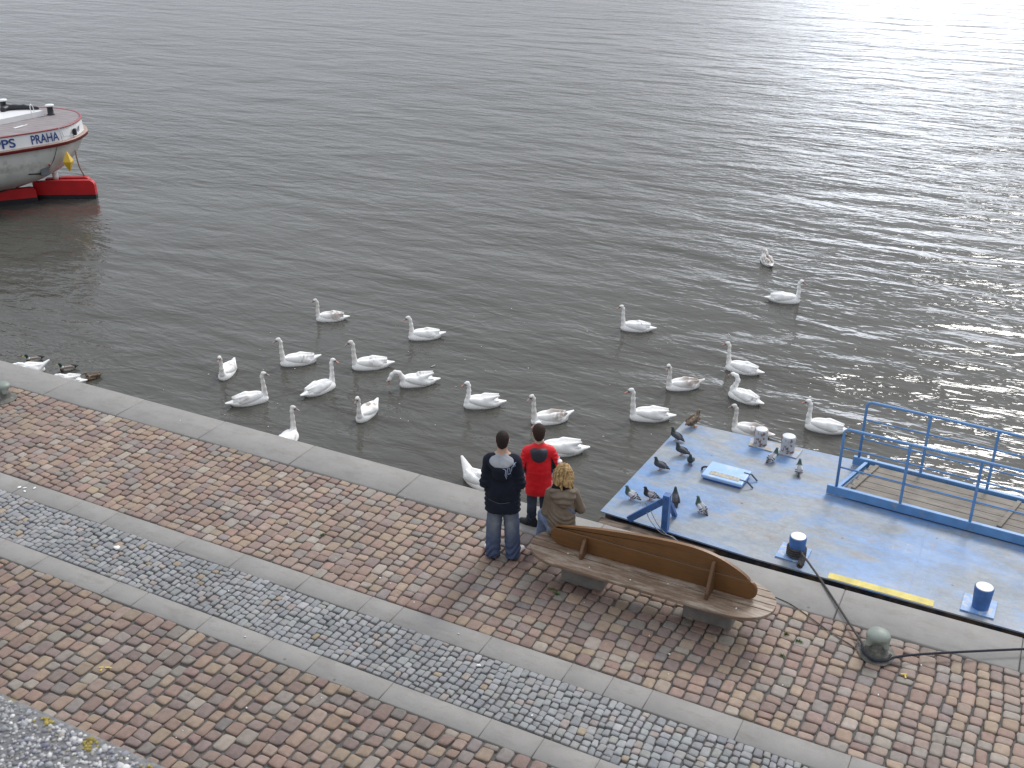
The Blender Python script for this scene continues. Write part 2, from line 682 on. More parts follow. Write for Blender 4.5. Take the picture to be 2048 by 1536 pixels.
def stones(name, cells, pal, prob, mat, wob, zvar=0.006, n=16, e=5.5, wander=0.03):
    cells = np.array(cells, dtype=np.float64)
    N = len(cells)
    a = np.linspace(0, 2 * PI, n, endpoint=False) + PI / n
    sx = np.sign(np.cos(a)) * np.abs(np.cos(a)) ** (2 / e)
    sy = np.sign(np.sin(a)) * np.abs(np.sin(a)) ** (2 / e)
    # corner jitter by bilinear offsets, plus a little edge noise
    cj = RNG.normal(0, wob, (N, 4, 2))
    u, v = (sx + 1) / 2, (sy + 1) / 2
    bil = np.stack([(1 - u) * (1 - v), u * (1 - v), u * v, (1 - u) * v], 0)
    off = np.einsum('nck,cm->nmk', cj, bil) + RNG.normal(0, wob * 0.22, (N, n, 2))
    px = sx[None] * cells[:, 2:3] / 2 + off[:, :, 0]
    py = sy[None] * cells[:, 3:4] / 2 + off[:, :, 1]
    cx = cells[:, 0] + wander * np.sin(cells[:, 1] * 2.1 + 0.4 * cells[:, 0]) + 0.5 * wander * np.sin(cells[:, 1] * 5.3 + cells[:, 0] * 1.7)
    cy = cells[:, 1] + 0.012 * np.sin(cells[:, 0] * 3.1)
    z0 = RNG.normal(0, zvar, N)
    tilt = RNG.normal(0, 0.018, (N, 2))
    rings = [(1.0, -0.045), (1.0, -0.013), (0.985, -0.005), (0.94, -0.0005), (0.6, 0.0028)]
    V = np.zeros((N, n * len(rings) + 1, 3))
    for i, (s, z) in enumerate(rings):
        sl = slice(i * n, (i + 1) * n)
        V[:, sl, 0] = cx[:, None] + px * s
        V[:, sl, 1] = cy[:, None] + py * s
        V[:, sl, 2] = z + z0[:, None] + px * s * tilt[:, :1] + py * s * tilt[:, 1:]
        if i >= 2:
            V[:, sl, 2] += RNG.normal(0, 0.0012, (N, n))
    V[:, -1, 0], V[:, -1, 1], V[:, -1, 2] = cx, cy, z0 + 0.004
    per = n * len(rings) + 1
    Fq = []
    for i in range(len(rings) - 1):
        for k in range(n):
            Fq.append((i * n + k, i * n + (k + 1) % n, (i + 1) * n + (k + 1) % n, (i + 1) * n + k))
    last = (len(rings) - 1) * n
    for k in range(0, n, 2):
        Fq.append((last + k, last + (k + 1) % n, last + (k + 2) % n, per - 1))
    Fq = np.array(Fq)
    F = (Fq[None] + (np.arange(N) * per)[:, None, None]).reshape(-1, 4)
    ci = RNG.choice(len(pal), N, p=prob / prob.sum())
    c = pal[ci] * RNG.uniform(0.86, 1.11, (N, 1)) * (1 + RNG.normal(0, 0.012, (N, 3)))
    C = np.repeat(c[:, None, :], per, 1).reshape(-1, 3)
    return structure(link(name, mesh_from(name, V.reshape(-1, 3), F, C), mat))

def stone_material():
    t = NT('sett_stone')
    at = t.n('ShaderNodeAttribute', attribute_name='Col')
    v = t.coord()
    g1 = t.ramp(t.noise(v, 14, 5, 0.6), [(0.25, 0.80), (0.75, 1.17)])
    g2 = t.ramp(t.noise(v, 150, 3), [(0.3, 0.84), (0.7, 1.08)])
    big = t.ramp(t.noise(v, 0.8, 5), [(0.3, 0.86), (0.7, 1.08)])
    c = t.mix(1.0, at.outputs['Color'], g1, 'MULTIPLY')
    c = t.mix(1.0, c, g2, 'MULTIPLY')
    c = t.mix(1.0, c, big, 'MULTIPLY')
    blot = t.ramp(t.noise(v, 5.5, 6, 0.7), [(0.60, 0.0), (0.72, 0.55)])
    c = t.mix(blot, c, (0.30, 0.25, 0.20))
    n = t.bump(t.noise(v, 75, 4), 0.45, 0.006)
    return t.out(c, 0.72, n)

def granite_material():
    t = NT('granite_slab')
    at = t.n('ShaderNodeAttribute', attribute_name='Col')
    v = t.coord()
    g1 = t.ramp(t.noise(v, 2.2, 6, 0.65), [(0.25, 0.86), (0.75, 1.10)])
    g2 = t.ramp(t.noise(v, 210, 2), [(0.3, 0.86), (0.7, 1.10)])
    stain = t.ramp(t.noise(t.coord((1, 2.2, 1)), 2.6, 7, 0.75), [(0.50, 0.0), (0.70, 0.6)])
    c = t.mix(1.0, at.outputs['Color'], g1, 'MULTIPLY')
    c = t.mix(1.0, c, g2, 'MULTIPLY')
    c = t.mix(stain, c, (0.175, 0.162, 0.142))
    vo = t.n('ShaderNodeTexVoronoi')
    vo.inputs['Scale'].default_value = 3.2
    t.l(v, vo.inputs['Vector'])
    spot = t.ramp(vo.outputs['Distance'], [(0.045, 0.75), (0.075, 0.0)])
    keep = t.ramp(t.noise(v, 1.7, 2), [(0.52, 0.0), (0.56, 1.0)])
    c = t.mix(t.mix(1.0, spot, keep, 'MULTIPLY'), c, (0.12, 0.11, 0.10))
    n = t.bump(t.noise(v, 130, 4), 0.3, 0.004)
    return t.out(c, 0.75, n)

M_STONE = stone_material()
M_GRANITE = granite_material()

def slabs(name, x0, x1, y0, y1, lens, base, joints=None, top=0.0, bottom=-0.12, gap=0.004, tone=0.05, bev=0.008):
    V, F, C = [], [], []
    xs = joints
    if xs is None:
        xs = [x0]
        while xs[-1] < x1:
            xs.append(xs[-1] + random.uniform(*lens))
    for i in range(len(xs) - 1):
        a, b = xs[i] + gap / 2, xs[i + 1] - gap / 2
        dz = random.gauss(0, 0.0015)
        s = random.uniform(1 - tone, 1 + tone)
        c = tuple(q * s for q in base)
        o = len(V)
        ring = [(a, y0), (b, y0), (b, y1), (a, y1)]
        ins = [(a + bev, y0 + bev), (b - bev, y0 + bev), (b - bev, y1 - bev), (a + bev, y1 - bev)]
        for z, rr in ((bottom, ring), (top - bev + dz, ring), (top + dz, ins)):
            V += [(p[0], p[1], z) for p in rr]
        C += [c] * 12
        for k in range(4):
            k2 = (k + 1) % 4
            F += [(o + k, o + k2, o + 4 + k2, o + 4 + k), (o + 4 + k, o + 4 + k2, o + 8 + k2, o + 8 + k)]
        F.append((o + 8, o + 9, o + 10, o + 11))
    return mesh_from(name, np.array(V), np.array(F), C)

def build_quay():
    GRAN = (0.272, 0.259, 0.243)
    # sand and grit bed the setts lie in
    t = NT('grit_bed')
    v = t.coord()
    c = t.ramp(t.noise(v, 120, 4, 0.7), [(0.3, (0.055, 0.052, 0.05)), (0.62, (0.14, 0.135, 0.125)), (0.8, (0.25, 0.24, 0.22))])
    moss = t.ramp(t.noise(v, 2.3, 5, 0.7), [(0.6, 0.0), (0.75, 0.3)])
    c = t.mix(moss, c, (0.075, 0.08, 0.045))
    gm = t.out(c, 0.9, t.bump(t.noise(v, 160, 3), 0.8, 0.008))
    bm = bmesh.new()
    add_prism(bm, [(-400, -400), (400, -400), (400, 10.6), (-400, 10.6)], -0.5, -0.021)
    structure(link('ground', bm_mesh('ground', bm), gm, smooth=False))
    X0, X1 = -20.0, 4.0
    cells = layout(X0, X1, 8.345, 10.325, 0.150, 0.138, 0.17, 0.012)
    stones('cobblestone_pavement', cells, STONE_WARM, PW, M_STONE, 0.0052, 0.0035)
    cells = layout(X0 + 8, X1 + 1, 3.2, 6.925, 0.153, 0.146, 0.17, 0.016)
    stones('cobblestone_pavement', cells, STONE_WARM * 0.86, PW, M_STONE, 0.0065, 0.005)
    cells = layout(X0, X1, 7.225, 8.015, 0.088, 0.088, 0.22, 0.008)
    stones('sett_paving', cells, STONE_GREY, PG, M_STONE, 0.0046, 0.004, n=12, e=5.5, wander=0.045)
    for y0, y1 in ((8.02, 8.34), (6.93, 7.22)):
        me = slabs('granite_kerb', X0, X1 + 1, y0, y1, (0.42, 1.25), GRAN)
        structure(link('granite_kerb', me, M_GRANITE, smooth=False))
    # quay wall: coping blocks over a masonry face
    w = thing('quay_wall', 'grey stone quay wall whose flat coping runs along the water', 'quay wall', (0, 10.65, 0))
    js = [-60, -40, -30, -24, -21.4, -19.9, -18.4, -16.85, -15.3, -13.70, -12.13, -10.5, -8.84, -7.05, -5.5, -4.3, -2.85, -1.27, 0.64, 2.4, 4.2, 6, 12, 30, 60]
    me = slabs('coping', 0, 0, 10.33, 10.95, None, GRAN, joints=js, top=0.012, bottom=-0.34, gap=0.006, tone=0.035, bev=0.014)
    link('coping', me, M_GRANITE, w, smooth=False).location = (0, -10.65, 0)
    t = NT('quay_masonry')
    v = t.coord()
    br = t.n('ShaderNodeTexBrick', i_Scale=1.0)
    br.inputs['Color1'].default_value = (0.20, 0.185, 0.16, 1)
    br.inputs['Color2'].default_value = (0.26, 0.24, 0.21, 1)
    br.inputs['Mortar'].default_value = (0.1, 0.095, 0.085, 1)
    br.inputs['Brick Width'].default_value = 0.9
    br.inputs['Row Height'].default_value = 0.42
    br.inputs['Mortar Size'].default_value = 0.012
    v2 = t.coord((1, 1, 1), (R(90), 0, 0))
    t.l(v2, br.inputs['Vector'])
    mm = t.out(br.outputs['Color'], 0.85, t.bump(t.noise(v, 30, 5), 0.5, 0.02))
    bm = bmesh.new()
    add_box(bm, (0, 0.05, -1.9), (120, 0.42, 3.1))
    link('wall_face', bm_mesh('wall_face', bm), mm, w, smooth=False)

build_quay()

# ------------------------------------------------------------------ parapet beside the camera (washed aggregate with lichen)
def build_parapet():
    p = thing('parapet_wall', 'rough pebbly concrete parapet with lichen at the bottom left corner', 'parapet', (-0.9, 0.318, 0))
    t = NT('washed_concrete')
    v = t.coord()
    c = t.ramp(t.noise(v, 90, 4), [(0.3, (0.10, 0.10, 0.105)), (0.7, (0.24, 0.235, 0.23))])
    li = t.ramp(t.noise(v, 16, 5, 0.6), [(0.60, 0.0), (0.68, 0.9)])
    c = t.mix(li, c, (0.26, 0.21, 0.06))
    cm = t.out(c, 0.9, t.bump(t.noise(v, 220, 3), 0.7, 0.004))
    bm = bmesh.new()
    add_box(bm, (0, 0.05, 6.63), (14, 0.52, 0.14), bevel=0.012)
    link('capping', bm_mesh('capping', bm), cm, p, smooth=False)
    bm = bmesh.new()
    add_box(bm, (0, 0.0, 3.28), (14, 0.40, 6.56))
    link('wall', bm_mesh('wall', bm), simple('retaining_stone', (0.25, 0.235, 0.21), 0.9, 0.25, 1.5, 0.5, 25), p, smooth=False)
    # exposed pebbles over the stretch that shows
    N = 17000
    ico = bmesh.new()
    bmesh.ops.create_icosphere(ico, subdivisions=1, radius=1.0)
    base = np.array([q.co for q in ico.verts])
    ico.verts.ensure_lookup_table()
    fi = np.array([[q.index for q in f.verts] for f in ico.faces])
    ico.free()
    cx = RNG.uniform(-0.42, 0.42, N)
    cy = RNG.uniform(-0.10, 0.305, N)
    r = RNG.uniform(0.0011, 0.0031, N) * np.where(RNG.random(N) < 0.05, 1.8, 1)
    sh = RNG.uniform(0.7, 1.35, (N, 3))
    sh[:, 2] *= 0.7
    V = base[None] * (r[:, None] * sh)[:, None, :] * (1 + RNG.normal(0, 0.09, (N, len(base), 1)))
    a = RNG.uniform(0, 6.28, N)
    ca, sa = np.cos(a)[:, None], np.sin(a)[:, None]
    V = np.stack([V[:, :, 0] * ca - V[:, :, 1] * sa, V[:, :, 0] * sa + V[:, :, 1] * ca, V[:, :, 2]], 2)
    zz = np.where(cy > 0.298, 6.70 - (cy - 0.298) * 1.6, 6.7005)
    V += np.stack([cx, cy, zz], 1)[:, None, :]
    pal = np.array([(0.34, 0.34, 0.35), (0.48, 0.47, 0.46), (0.24, 0.24, 0.27), (0.16, 0.16, 0.20), (0.60, 0.59, 0.57), (0.29, 0.26, 0.22)])
    c = pal[RNG.choice(6, N, p=[.3, .22, .18, .1, .1, .1])] * RNG.uniform(0.85, 1.15, (N, 1))
    lich = (np.sin(cx * 31 + 2) + np.sin(cy * 43 + cx * 17) + np.sin(cx * 71 - cy * 29)) > 1.0
    c[lich] = np.array([(0.30, 0.235, 0.06)]) * RNG.uniform(0.7, 1.3, (lich.sum(), 1))
    nb = len(base)
    F = (fi[None] + (np.arange(N) * nb)[:, None, None]).reshape(-1, 3)
    me = mesh_from('pebbles', V.reshape(-1, 3), F, np.repeat(c[:, None], nb, 1).reshape(-1, 3))
    o = link('pebbles', me, vcol_mat('pebble_stone', 0.7, 0.2, 200, 0.1), p)
    o['kind'] = 'stuff'

build_parapet()
# ------------------------------------------------------------------ bench
def wood_mat(name, a, b, c, rough=0.55, axis_scale=(1.2, 22, 22), worn=None, wthr=(0.5, 0.66)):
    t = NT(name)
    v = t.coord(axis_scale)
    g = t.noise(v, 2.2, 6, 0.6, 1.2)
    col = t.ramp(g, [(0.25, a), (0.5, b), (0.78, c)])
    v2 = t.coord()
    big = t.ramp(t.noise(v2, 3.0, 5), [(0.25, 0.82), (0.75, 1.12)])
    col = t.mix(1.0, col, big, 'MULTIPLY')
    if worn:
        v3 = t.coord((1.0, 5, 5))
        w = t.ramp(t.noise(v3, 2.6, 6, 0.7), [(wthr[0], 0.0), (wthr[1], 0.85)])
        col = t.mix(w, col, worn)
    n = t.bump(g, 0.25, 0.004)
    return t.out(col, rough, n)

def build_bench():
    b = thing('park_bench', 'long wooden bench with surfboard-shaped back on two concrete blocks', 'bench', (-3.25, 9.69, 0))
    seat_m = wood_mat('weathered_seat_wood', (0.125, 0.08, 0.05), (0.20, 0.135, 0.09), (0.265, 0.19, 0.13), 0.5, worn=(0.38, 0.315, 0.255), wthr=(0.46, 0.62))
    back_m = wood_mat('varnished_wood', (0.125, 0.055, 0.018), (0.165, 0.077, 0.025), (0.20, 0.097, 0.034), 0.45, (1.0, 30, 30))
    L0, L1, H = -1.45, 1.45, 0.365
    def xend(y):
        u = max(-1, min(1, y / H))
        return 0.44 * (1 - math.sqrt(max(0.0, 1 - abs(u) ** 2.1)))
    bm = bmesh.new()
    edges = [-H, -0.098, 0.018, 0.13, 0.245, H]
    for k in range(5):
        y0, y1 = edges[k] + 0.004, edges[k + 1] - 0.004
        if k == 0:
            y0 = -H
        if k == 4:
            y1 = H
        ys = np.linspace(y0, y1, 9 if k in (0, 4) else 4)
        if k == 0:
            ys = y0 + (y1 - y0) * np.linspace(0, 1, 10) ** 2
        if k == 4:
            ys = y1 - (y1 - y0) * np.linspace(1, 0, 10) ** 2
        poly = [(L0 + xend(y), y) for y in ys][::-1] + [(L1 - xend(y), y) for y in ys]
        tb = bmesh.new()
        add_prism(tb, poly, 0.375, 0.42)
        bmesh.ops.remove_doubles(tb, verts=tb.verts, dist=0.0006)
        tb.normal_update()
        es = [e for e in tb.edges if len(e.link_faces) == 2 and e.calc_face_angle(0) > 0.9]
        bmesh.ops.bevel(tb, geom=es, offset=0.010 if k in (0, 4) else 0.005, segments=3, affect='EDGES', profile=0.5)
        merge(bm, tb)
    me = bm_mesh('seat', bm)
    o = link('seat', me, seat_m, b, smooth=False)
    # bark-brown rim wears differently: thin edge band below the planks
    bm = bmesh.new()
    for y in (-0.16, 0.0, 0.16):
        add_box(bm, (0, y, 0.362), (2.1, 0.07, 0.025), bevel=0.003)
    link('seat_batten', bm_mesh('seat_batten', bm), back_m, b, smooth=False)
    # backrest: two boards cut to one surfboard outline (x along the bench, z up)
    def board(pts, name):
        tb = bmesh.new()
        lo = [tb.verts.new((p[0], -0.022, p[1])) for p in pts]
        hi = [tb.verts.new((p[0], 0.022, p[1])) for p in pts]
        n = len(pts)
        tb.faces.new(lo)
        tb.faces.new(hi[::-1])
        for i in range(n):
            tb.faces.new((lo[i], hi[i], hi[(i + 1) % n], lo[(i + 1) % n]))
        es = [e for e in tb.edges if abs(e.verts[0].co.y - e.verts[1].co.y) < 1e-5]
        bmesh.ops.bevel(tb, geom=es, offset=0.013, segments=3, affect='EDGES', profile=0.5)
        return link(name, bm_mesh(name, tb), back_m, b, loc=(0, 0.022, 0), smooth=False)
    X = 3.25
    low = [(-4.37 + X, 0.423), (-2.13 + X, 0.423)] + [(-2.10 + X + 0.085 * math.sin(a), 0.535 - 0.112 * math.cos(a)) for a in np.linspace(0.3, PI * 0.97, 9)] + [(-2.10 + X, 0.650)]
    low += [(-4.43 + X, 0.650)] + [tuple(p)[:2] for p in curve_pts([(-4.475 + X, 0.60, 0), (-4.47 + X, 0.53, 0), (-4.435 + X, 0.465, 0)], 8)]
    board(low, 'backrest_board')
    top = curve_pts([(-2.10, 0.660, 0), (-2.22, 0.742, 0), (-2.45, 0.84, 0), (-2.70, 0.885, 0), (-2.98, 0.885, 0), (-3.37, 0.853, 0), (-3.85, 0.79, 0), (-4.2, 0.722, 0), (-4.42, 0.672, 0)], 40)
    board([(p[0] + X, p[1]) for p in top] + [(-4.43 + X, 0.660)], 'backrest_board')
    # brace fins in front of and behind the back
    def fin(x, zt, yb):
        for s in (-1, 1):
            tb = bmesh.new()
            pr = [(0.0, 0.4225), (yb, 0.4225), (yb, 0.50), (0.055, zt), (0.0, zt)]
            y0 = 0.0 if s < 0 else 0.046
            lo = [tb.verts.new((x - 0.019, y0 + s * p[0], p[1])) for p in pr]
            hi = [tb.verts.new((x + 0.019, y0 + s * p[0], p[1])) for p in pr]
            tb.faces.new(lo)
            tb.faces.new(hi[::-1])
            for i in range(5):
                tb.faces.new((lo[i], hi[i], hi[(i + 1) % 5], lo[(i + 1) % 5]))
            bmesh.ops.recalc_face_normals(tb, faces=tb.faces)
            bmesh.ops.bevel(tb, geom=tb.edges[:], offset=0.005, segments=2, affect='EDGES')
            link('brace', bm_mesh('brace', tb), back_m if False else seat_brace, b, smooth=False)
    seat_brace = wood_mat('brace_wood', (0.09, 0.045, 0.02), (0.135, 0.07, 0.033), (0.18, 0.10, 0.055), 0.5, (20, 20, 2))
    fin(-4.02 + X, 0.63, 0.16)
    fin(-2.505 + X, 0.80, 0.225)
    conc = simple('bench_concrete', (0.24, 0.23, 0.215), 0.9, 0.2, 6, 0.4, 90, fine=0.2)
    for xa, xb in ((-4.30, -3.77), (-2.80, -2.24)):
        bm = bmesh.new()
        add_box(bm, ((xa + xb) / 2 + X, 0.055, 0.165), (xb - xa, 0.24, 0.37), bevel=0.014)
        link('foot', bm_mesh('foot', bm), conc, b, smooth=False)
    # bird droppings: small flecks
    dm = simple('dropping_white', (0.8, 0.79, 0.75), 0.8, 0.05)
    for x, y in ((-0.12, -0.25), (-0.62, -0.24), (1.08, -0.21), (0.28, -0.13), (-0.95, -0.1)):
        bm = bmesh.new()
        add_lathe(bm, [(0.010, 0.4195), (0.009, 0.4225), (0.003, 0.4235)], (x, y, 0), 8, Matrix.Rotation(x, 4, 'Z') @ Matrix.Diagonal((1, random.uniform(.6, 1.2), 1, 1)))
        link('bird_dropping', bm_mesh('bird_dropping', bm), dm, b)

build_bench()

# ------------------------------------------------------------------ pontoon
def deck_material():
    t = NT('worn_deck_paint')
    v = t.coord((1.0, 2.0, 1.0), (0, 0, R(8)))
    big = t.noise(v, 0.75, 6, 0.62, 0.6)
    blue = t.ramp(t.noise(v, 2.4, 5, 0.65), [(0.3, (0.09, 0.225, 0.48)), (0.7, (0.155, 0.295, 0.53))])
    grey = t.ramp(t.noise(v, 3.1, 6, 0.7), [(0.3, (0.215, 0.255, 0.295)), (0.7, (0.305, 0.325, 0.34))])
    m = t.ramp(big, [(0.38, 0.06), (0.49, 0.55), (0.56, 0.97)])
    c = t.mix(m, blue, grey)
    v2 = t.coord()
    m2 = t.ramp(t.noise(t.coord((1.0, 3.5, 1.0), (0, 0, R(5))), 1.5, 7, 0.72), [(0.52, 0.0), (0.62, 0.55)])
    c = t.mix(m2, c, (0.295, 0.275, 0.255))
    rust = t.ramp(t.noise(v2, 1.9, 7, 0.74, 0.5), [(0.57, 0.0), (0.70, 0.6)])
    c = t.mix(rust, c, (0.23, 0.165, 0.12))
    vo = t.n('ShaderNodeTexVoronoi')
    vo.inputs['Scale'].default_value = 3.4
    t.l(v2, vo.inputs['Vector'])
    spot = t.ramp(vo.outputs['Distance'], [(0.03, 0.85), (0.075, 0.0)])
    keep = t.ramp(t.noise(v2, 2.9, 2), [(0.54, 0.0), (0.57, 1.0)])
    c = t.mix(t.mix(1.0, spot, keep, 'MULTIPLY'), c, (0.085, 0.075, 0.075))
    vo2 = t.n('ShaderNodeTexVoronoi')
    vo2.inputs['Scale'].default_value = 5.2
    t.l(v2, vo2.inputs['Vector'])
    sp2 = t.ramp(vo2.outputs['Distance'], [(0.035, 0.8), (0.07, 0.0)])
    keep2 = t.ramp(t.noise(v2, 1.1, 3), [(0.55, 0.0), (0.60, 1.0)])
    c = t.mix(t.mix(1.0, sp2, keep2, 'MULTIPLY'), c, (0.62, 0.62, 0.60))
    fl = t.ramp(t.noise(t.coord((1.0, 1.6, 1)), 9, 7, 0.75), [(0.35, 0.80), (0.55, 1.0), (0.72, 1.14)])
    c = t.mix(1.0, c, fl, 'MULTIPLY')
    scr = t.ramp(t.noise(t.coord((6.0, 0.5, 1), (0, 0, R(28))), 4.0, 4, 0.6), [(0.66, 0.0), (0.72, 0.35)])
    c = t.mix(scr, c, (0.42, 0.45, 0.50))
    n = t.bump(t.noise(v2, 55, 5, 0.6), 0.25, 0.006)
    return t.out(c, t.ramp(big, [(0.3, 0.42), (0.7, 0.62)]), n)

M_BLUE = simple('blue_paint', (0.135, 0.335, 0.68), 0.4, 0.12, 7, 0.12, 60, col2=(0.30, 0.30, 0.30), thr=(0.62, 0.72))
M_BLUE_D = simple('dark_blue_paint', (0.045, 0.13, 0.36), 0.42, 0.25, 9, 0.12, 60, col2=(0.09, 0.10, 0.13), thr=(0.58, 0.66))
M_ROPE = None

def rope_material(name, col):
    t = NT(name)
    v = t.coord()
    c = t.ramp(t.noise(v, 60, 3), [(0.3, tuple(q * 0.6 for q in col)), (0.7, tuple(q * 1.3 for q in col))])
    return t.out(c, 0.85)

def rope_mesh(pts, r, pitch, strands=3):
    """twisted rope: three helical strands along a path."""
    P = [Vector(p) for p in pts]
    # resample
    Lc = [0.0]
    for a, b in zip(P, P[1:]):
        Lc.append(Lc[-1] + (b - a).length)
    n = max(8, int(Lc[-1] / (pitch / 7)))
    n = min(n, 900)
    Q = []
    j = 0
    for i in range(n + 1):
        s = Lc[-1] * i / n
        while j < len(P) - 2 and Lc[j + 1] < s:
            j += 1
        f = (s - Lc[j]) / max(1e-9, Lc[j + 1] - Lc[j])
        Q.append(P[j].lerp(P[j + 1], f))
    bm = bmesh.new()
    u = None
    frames = []
    for i in range(n + 1):
        d = (Q[min(n, i + 1)] - Q[max(0, i - 1)]).normalized()
        u = d.orthogonal().normalized() if u is None else (u - d * u.dot(d)).normalized()
        frames.append((u.copy(), d.cross(u)))
    for s in range(strands):
        pl = []
        for i in range(n + 1):
            a = 2 * PI * (Lc[-1] * i / n / pitch + s / strands)
            pl.append(Q[i] + (frames[i][0] * math.cos(a) + frames[i][1] * math.sin(a)) * r * 0.52)
        add_tube(bm, pl, r * 0.55, 6)
    return bm_mesh('rope', bm)

def build_pontoon():
    p = thing('pontoon', 'flat blue steel pontoon with worn paint moored along the quay', 'pontoon', (0, 12.9, WATER_Z))
    off = Vector((0, -12.9, -WATER_Z))
    def part(name, bm, m, par=p, smooth=False):
        me = bm_mesh(name, bm)
        if par is p:
            me.transform(Matrix.Translation(off))
        return link(name, me, m, par, smooth=smooth)
    outline = [(-4.59, 11.52), (-2.5, 11.385), (0.66, 11.345), (9, 11.30), (9, 14.47), (-1.9, 14.485), (-4.44, 14.50)]
    bm = bmesh.new()
    add_prism(bm, outline, DECK_Z - 0.02, DECK_Z)
    deck = part('deck', bm, deck_material())
    bm = bmesh.new()
    ins = [(-4.54, 11.58), (-2.5, 11.45), (0.66, 11.41), (8.95, 11.36), (8.95, 14.43), (-1.9, 14.445), (-4.40, 14.46)]
    add_prism(bm, ins, WATER_Z - 0.5, DECK_Z - 0.02)
    hull = part('hull', bm, simple('hull_paint', (0.03, 0.035, 0.05), 0.6, 0.3, 2.5, 0.2, 20, col2=(0.12, 0.085, 0.06), thr=(0.48, 0.6)))
    # deck plate weld seams
    for x in (-0.62, 3.7):
        bm = bmesh.new()
        add_beam(bm, (x, 11.46, DECK_Z + 0.0015), (x - 0.02, 14.42, DECK_Z + 0.0015), 0.010, 0.005)
        part('weld_seam', bm, bpy.data.materials.get('weld_paint') or simple('weld_paint', (0.17, 0.25, 0.42), 0.5, 0.2, 6))
    # timber rubbing beams along the quay side
    fw = wood_mat('rotten_fender_wood', (0.05, 0.035, 0.028), (0.14, 0.105, 0.08), (0.25, 0.20, 0.155), 0.9, (1.5, 9, 9))
    for xa, xb, y, z, h in ((-4.56, -2.95, 11.36, -0.36, 0.20), (-2.9, -0.4, 11.26, -0.40, 0.16), (-0.35, 3.2, 11.22, -0.42, 0.16), (3.3, 8.9, 11.2, -0.42, 0.16)):
        bm = bmesh.new()
        add_box(bm, ((xa + xb) / 2, y, z), (xb - xa, 0.19, h), rz=-0.035 if xa < -4 else 0, bevel=0.02)
        bmesh.ops.subdivide_edges(bm, edges=bm.edges[:], cuts=3, use_grid_fill=True)
        for q in bm.verts:
            q.co += Vector((0, random.gauss(0, .006), random.gauss(0, .008)))
        part('fender_beam', bm, fw)
    # yellow stripe on the quay-side edge
    bm = bmesh.new()
    add_prism(bm, [(-1.545, 11.385), (-0.325, 11.372), (-0.328, 11.50), (-1.548, 11.505)], DECK_Z + 0.001, DECK_Z + 0.005)
    part('edge_stripe', bm, simple('yellow_paint', (0.57, 0.46, 0.09), 0.55, 0.2, 9, 0.15, 40, col2=(0.38, 0.39, 0.36), thr=(0.60, 0.68)))
    # deck bollards
    wm = simple('white_cap_paint', (0.78, 0.78, 0.77), 0.45, 0.06, 8)
    gm = simple('rusty_grey_paint', (0.42, 0.44, 0.47), 0.5, 0.12, 9, 0.2, 50, col2=(0.17, 0.075, 0.045), thr=(0.50, 0.58))
    rm = simple('rusty_plate', (0.34, 0.40, 0.50), 0.6, 0.2, 6, 0.2, 40, col2=(0.36, 0.29, 0.21), thr=(0.46, 0.6))
    pm = simple('blue_plate', (0.20, 0.35, 0.62), 0.5, 0.15, 8, 0.2, 40, col2=(0.42, 0.45, 0.49), thr=(0.5, 0.62))
    def bollard(x, y, h, r0, r1, cap, body, lbl):
        t = bpy.data.objects.new('deck_bollard', None)
        COL.objects.link(t)
        t.parent = p
        t.location = Vector((x, y, DECK_Z)) + off
        t['label'] = lbl
        bm = bmesh.new()
        add_lathe(bm, [(r0 * 1.05, 0.0), (r0 * 1.02, 0.012), (r0, 0.02), (r1, h - 0.012), (r1 - 0.006, h - 0.003), (r1 - 0.012, h)], n=36)
        link('post', bm_mesh('post', bm), body, t)
        bm = bmesh.new()
        add_lathe(bm, [(r1 - 0.014, h - 0.004), (r1 - 0.010, h + 0.003), (r1 - 0.02, h + 0.006), (0.02, h + 0.008)], n=36)
        link('cap', bm_mesh('cap', bm), cap, t)
        return t
    b1 = bollard(-2.0, 11.66, 0.30, 0.093, 0.106, wm, M_BLUE_D, 'blue bollard with white cap and rope coiled round its foot')
    b2 = bollard(0.165, 11.60, 0.30, 0.093, 0.108, wm, M_BLUE_D, 'blue bollard with white cap and no rope')
    gcap = simple('grey_cap_paint', (0.60, 0.62, 0.65), 0.45, 0.08, 9)
    bollard(-3.19, 14.31, 0.26, 0.098, 0.10, gcap, gm, 'rusty grey bollard on the river side, the one with its rust low down')
    bollard(-2.775, 14.28, 0.26, 0.10, 0.105, gcap, gm, 'rusty grey bollard on the river side, next to the gangway')
    for b, (x, y) in ((b1, (-2.04, 11.70)), (b2, (0.15, 11.62))):
        bm = bmesh.new()
        add_box(bm, (x - b.location.x, y - (b.location.y + 12.9), 0.011), (0.37, 0.36, 0.018), rz=-0.03, bevel=0.004)
        link('base_plate', bm_mesh('base_plate', bm), pm, b, smooth=False)
    bm = bmesh.new()
    add_prism(bm, [(-3.36, 14.42), (-3.33, 14.19), (-2.60, 14.12), (-2.58, 14.42)], DECK_Z + 0.001, DECK_Z + 0.016)
    part('bollard_plate', bm, rm)
    # hatch
    h = bpy.data.objects.new('hatch', None)
    COL.objects.link(h)
    h.parent = p
    h.location = Vector((-3.35, 13.13, DECK_Z)) + off
    hm = simple('light_blue_hatch', (0.30, 0.47, 0.76), 0.42, 0.1, 5, 0.1, 60, col2=(0.46, 0.53, 0.62), thr=(0.55, 0.66))
    bm = bmesh.new()
    add_box(bm, (0, 0, 0.062), (0.595, 0.44, 0.05), rz=-0.045, bevel=0.016, seg=3)
    link('hatch_lid', bm_mesh('hatch_lid', bm), hm, h, smooth=False)
    bm = bmesh.new()
    add_box(bm, (0, 0, 0.02), (0.54, 0.39, 0.045), rz=-0.045, bevel=0.004)
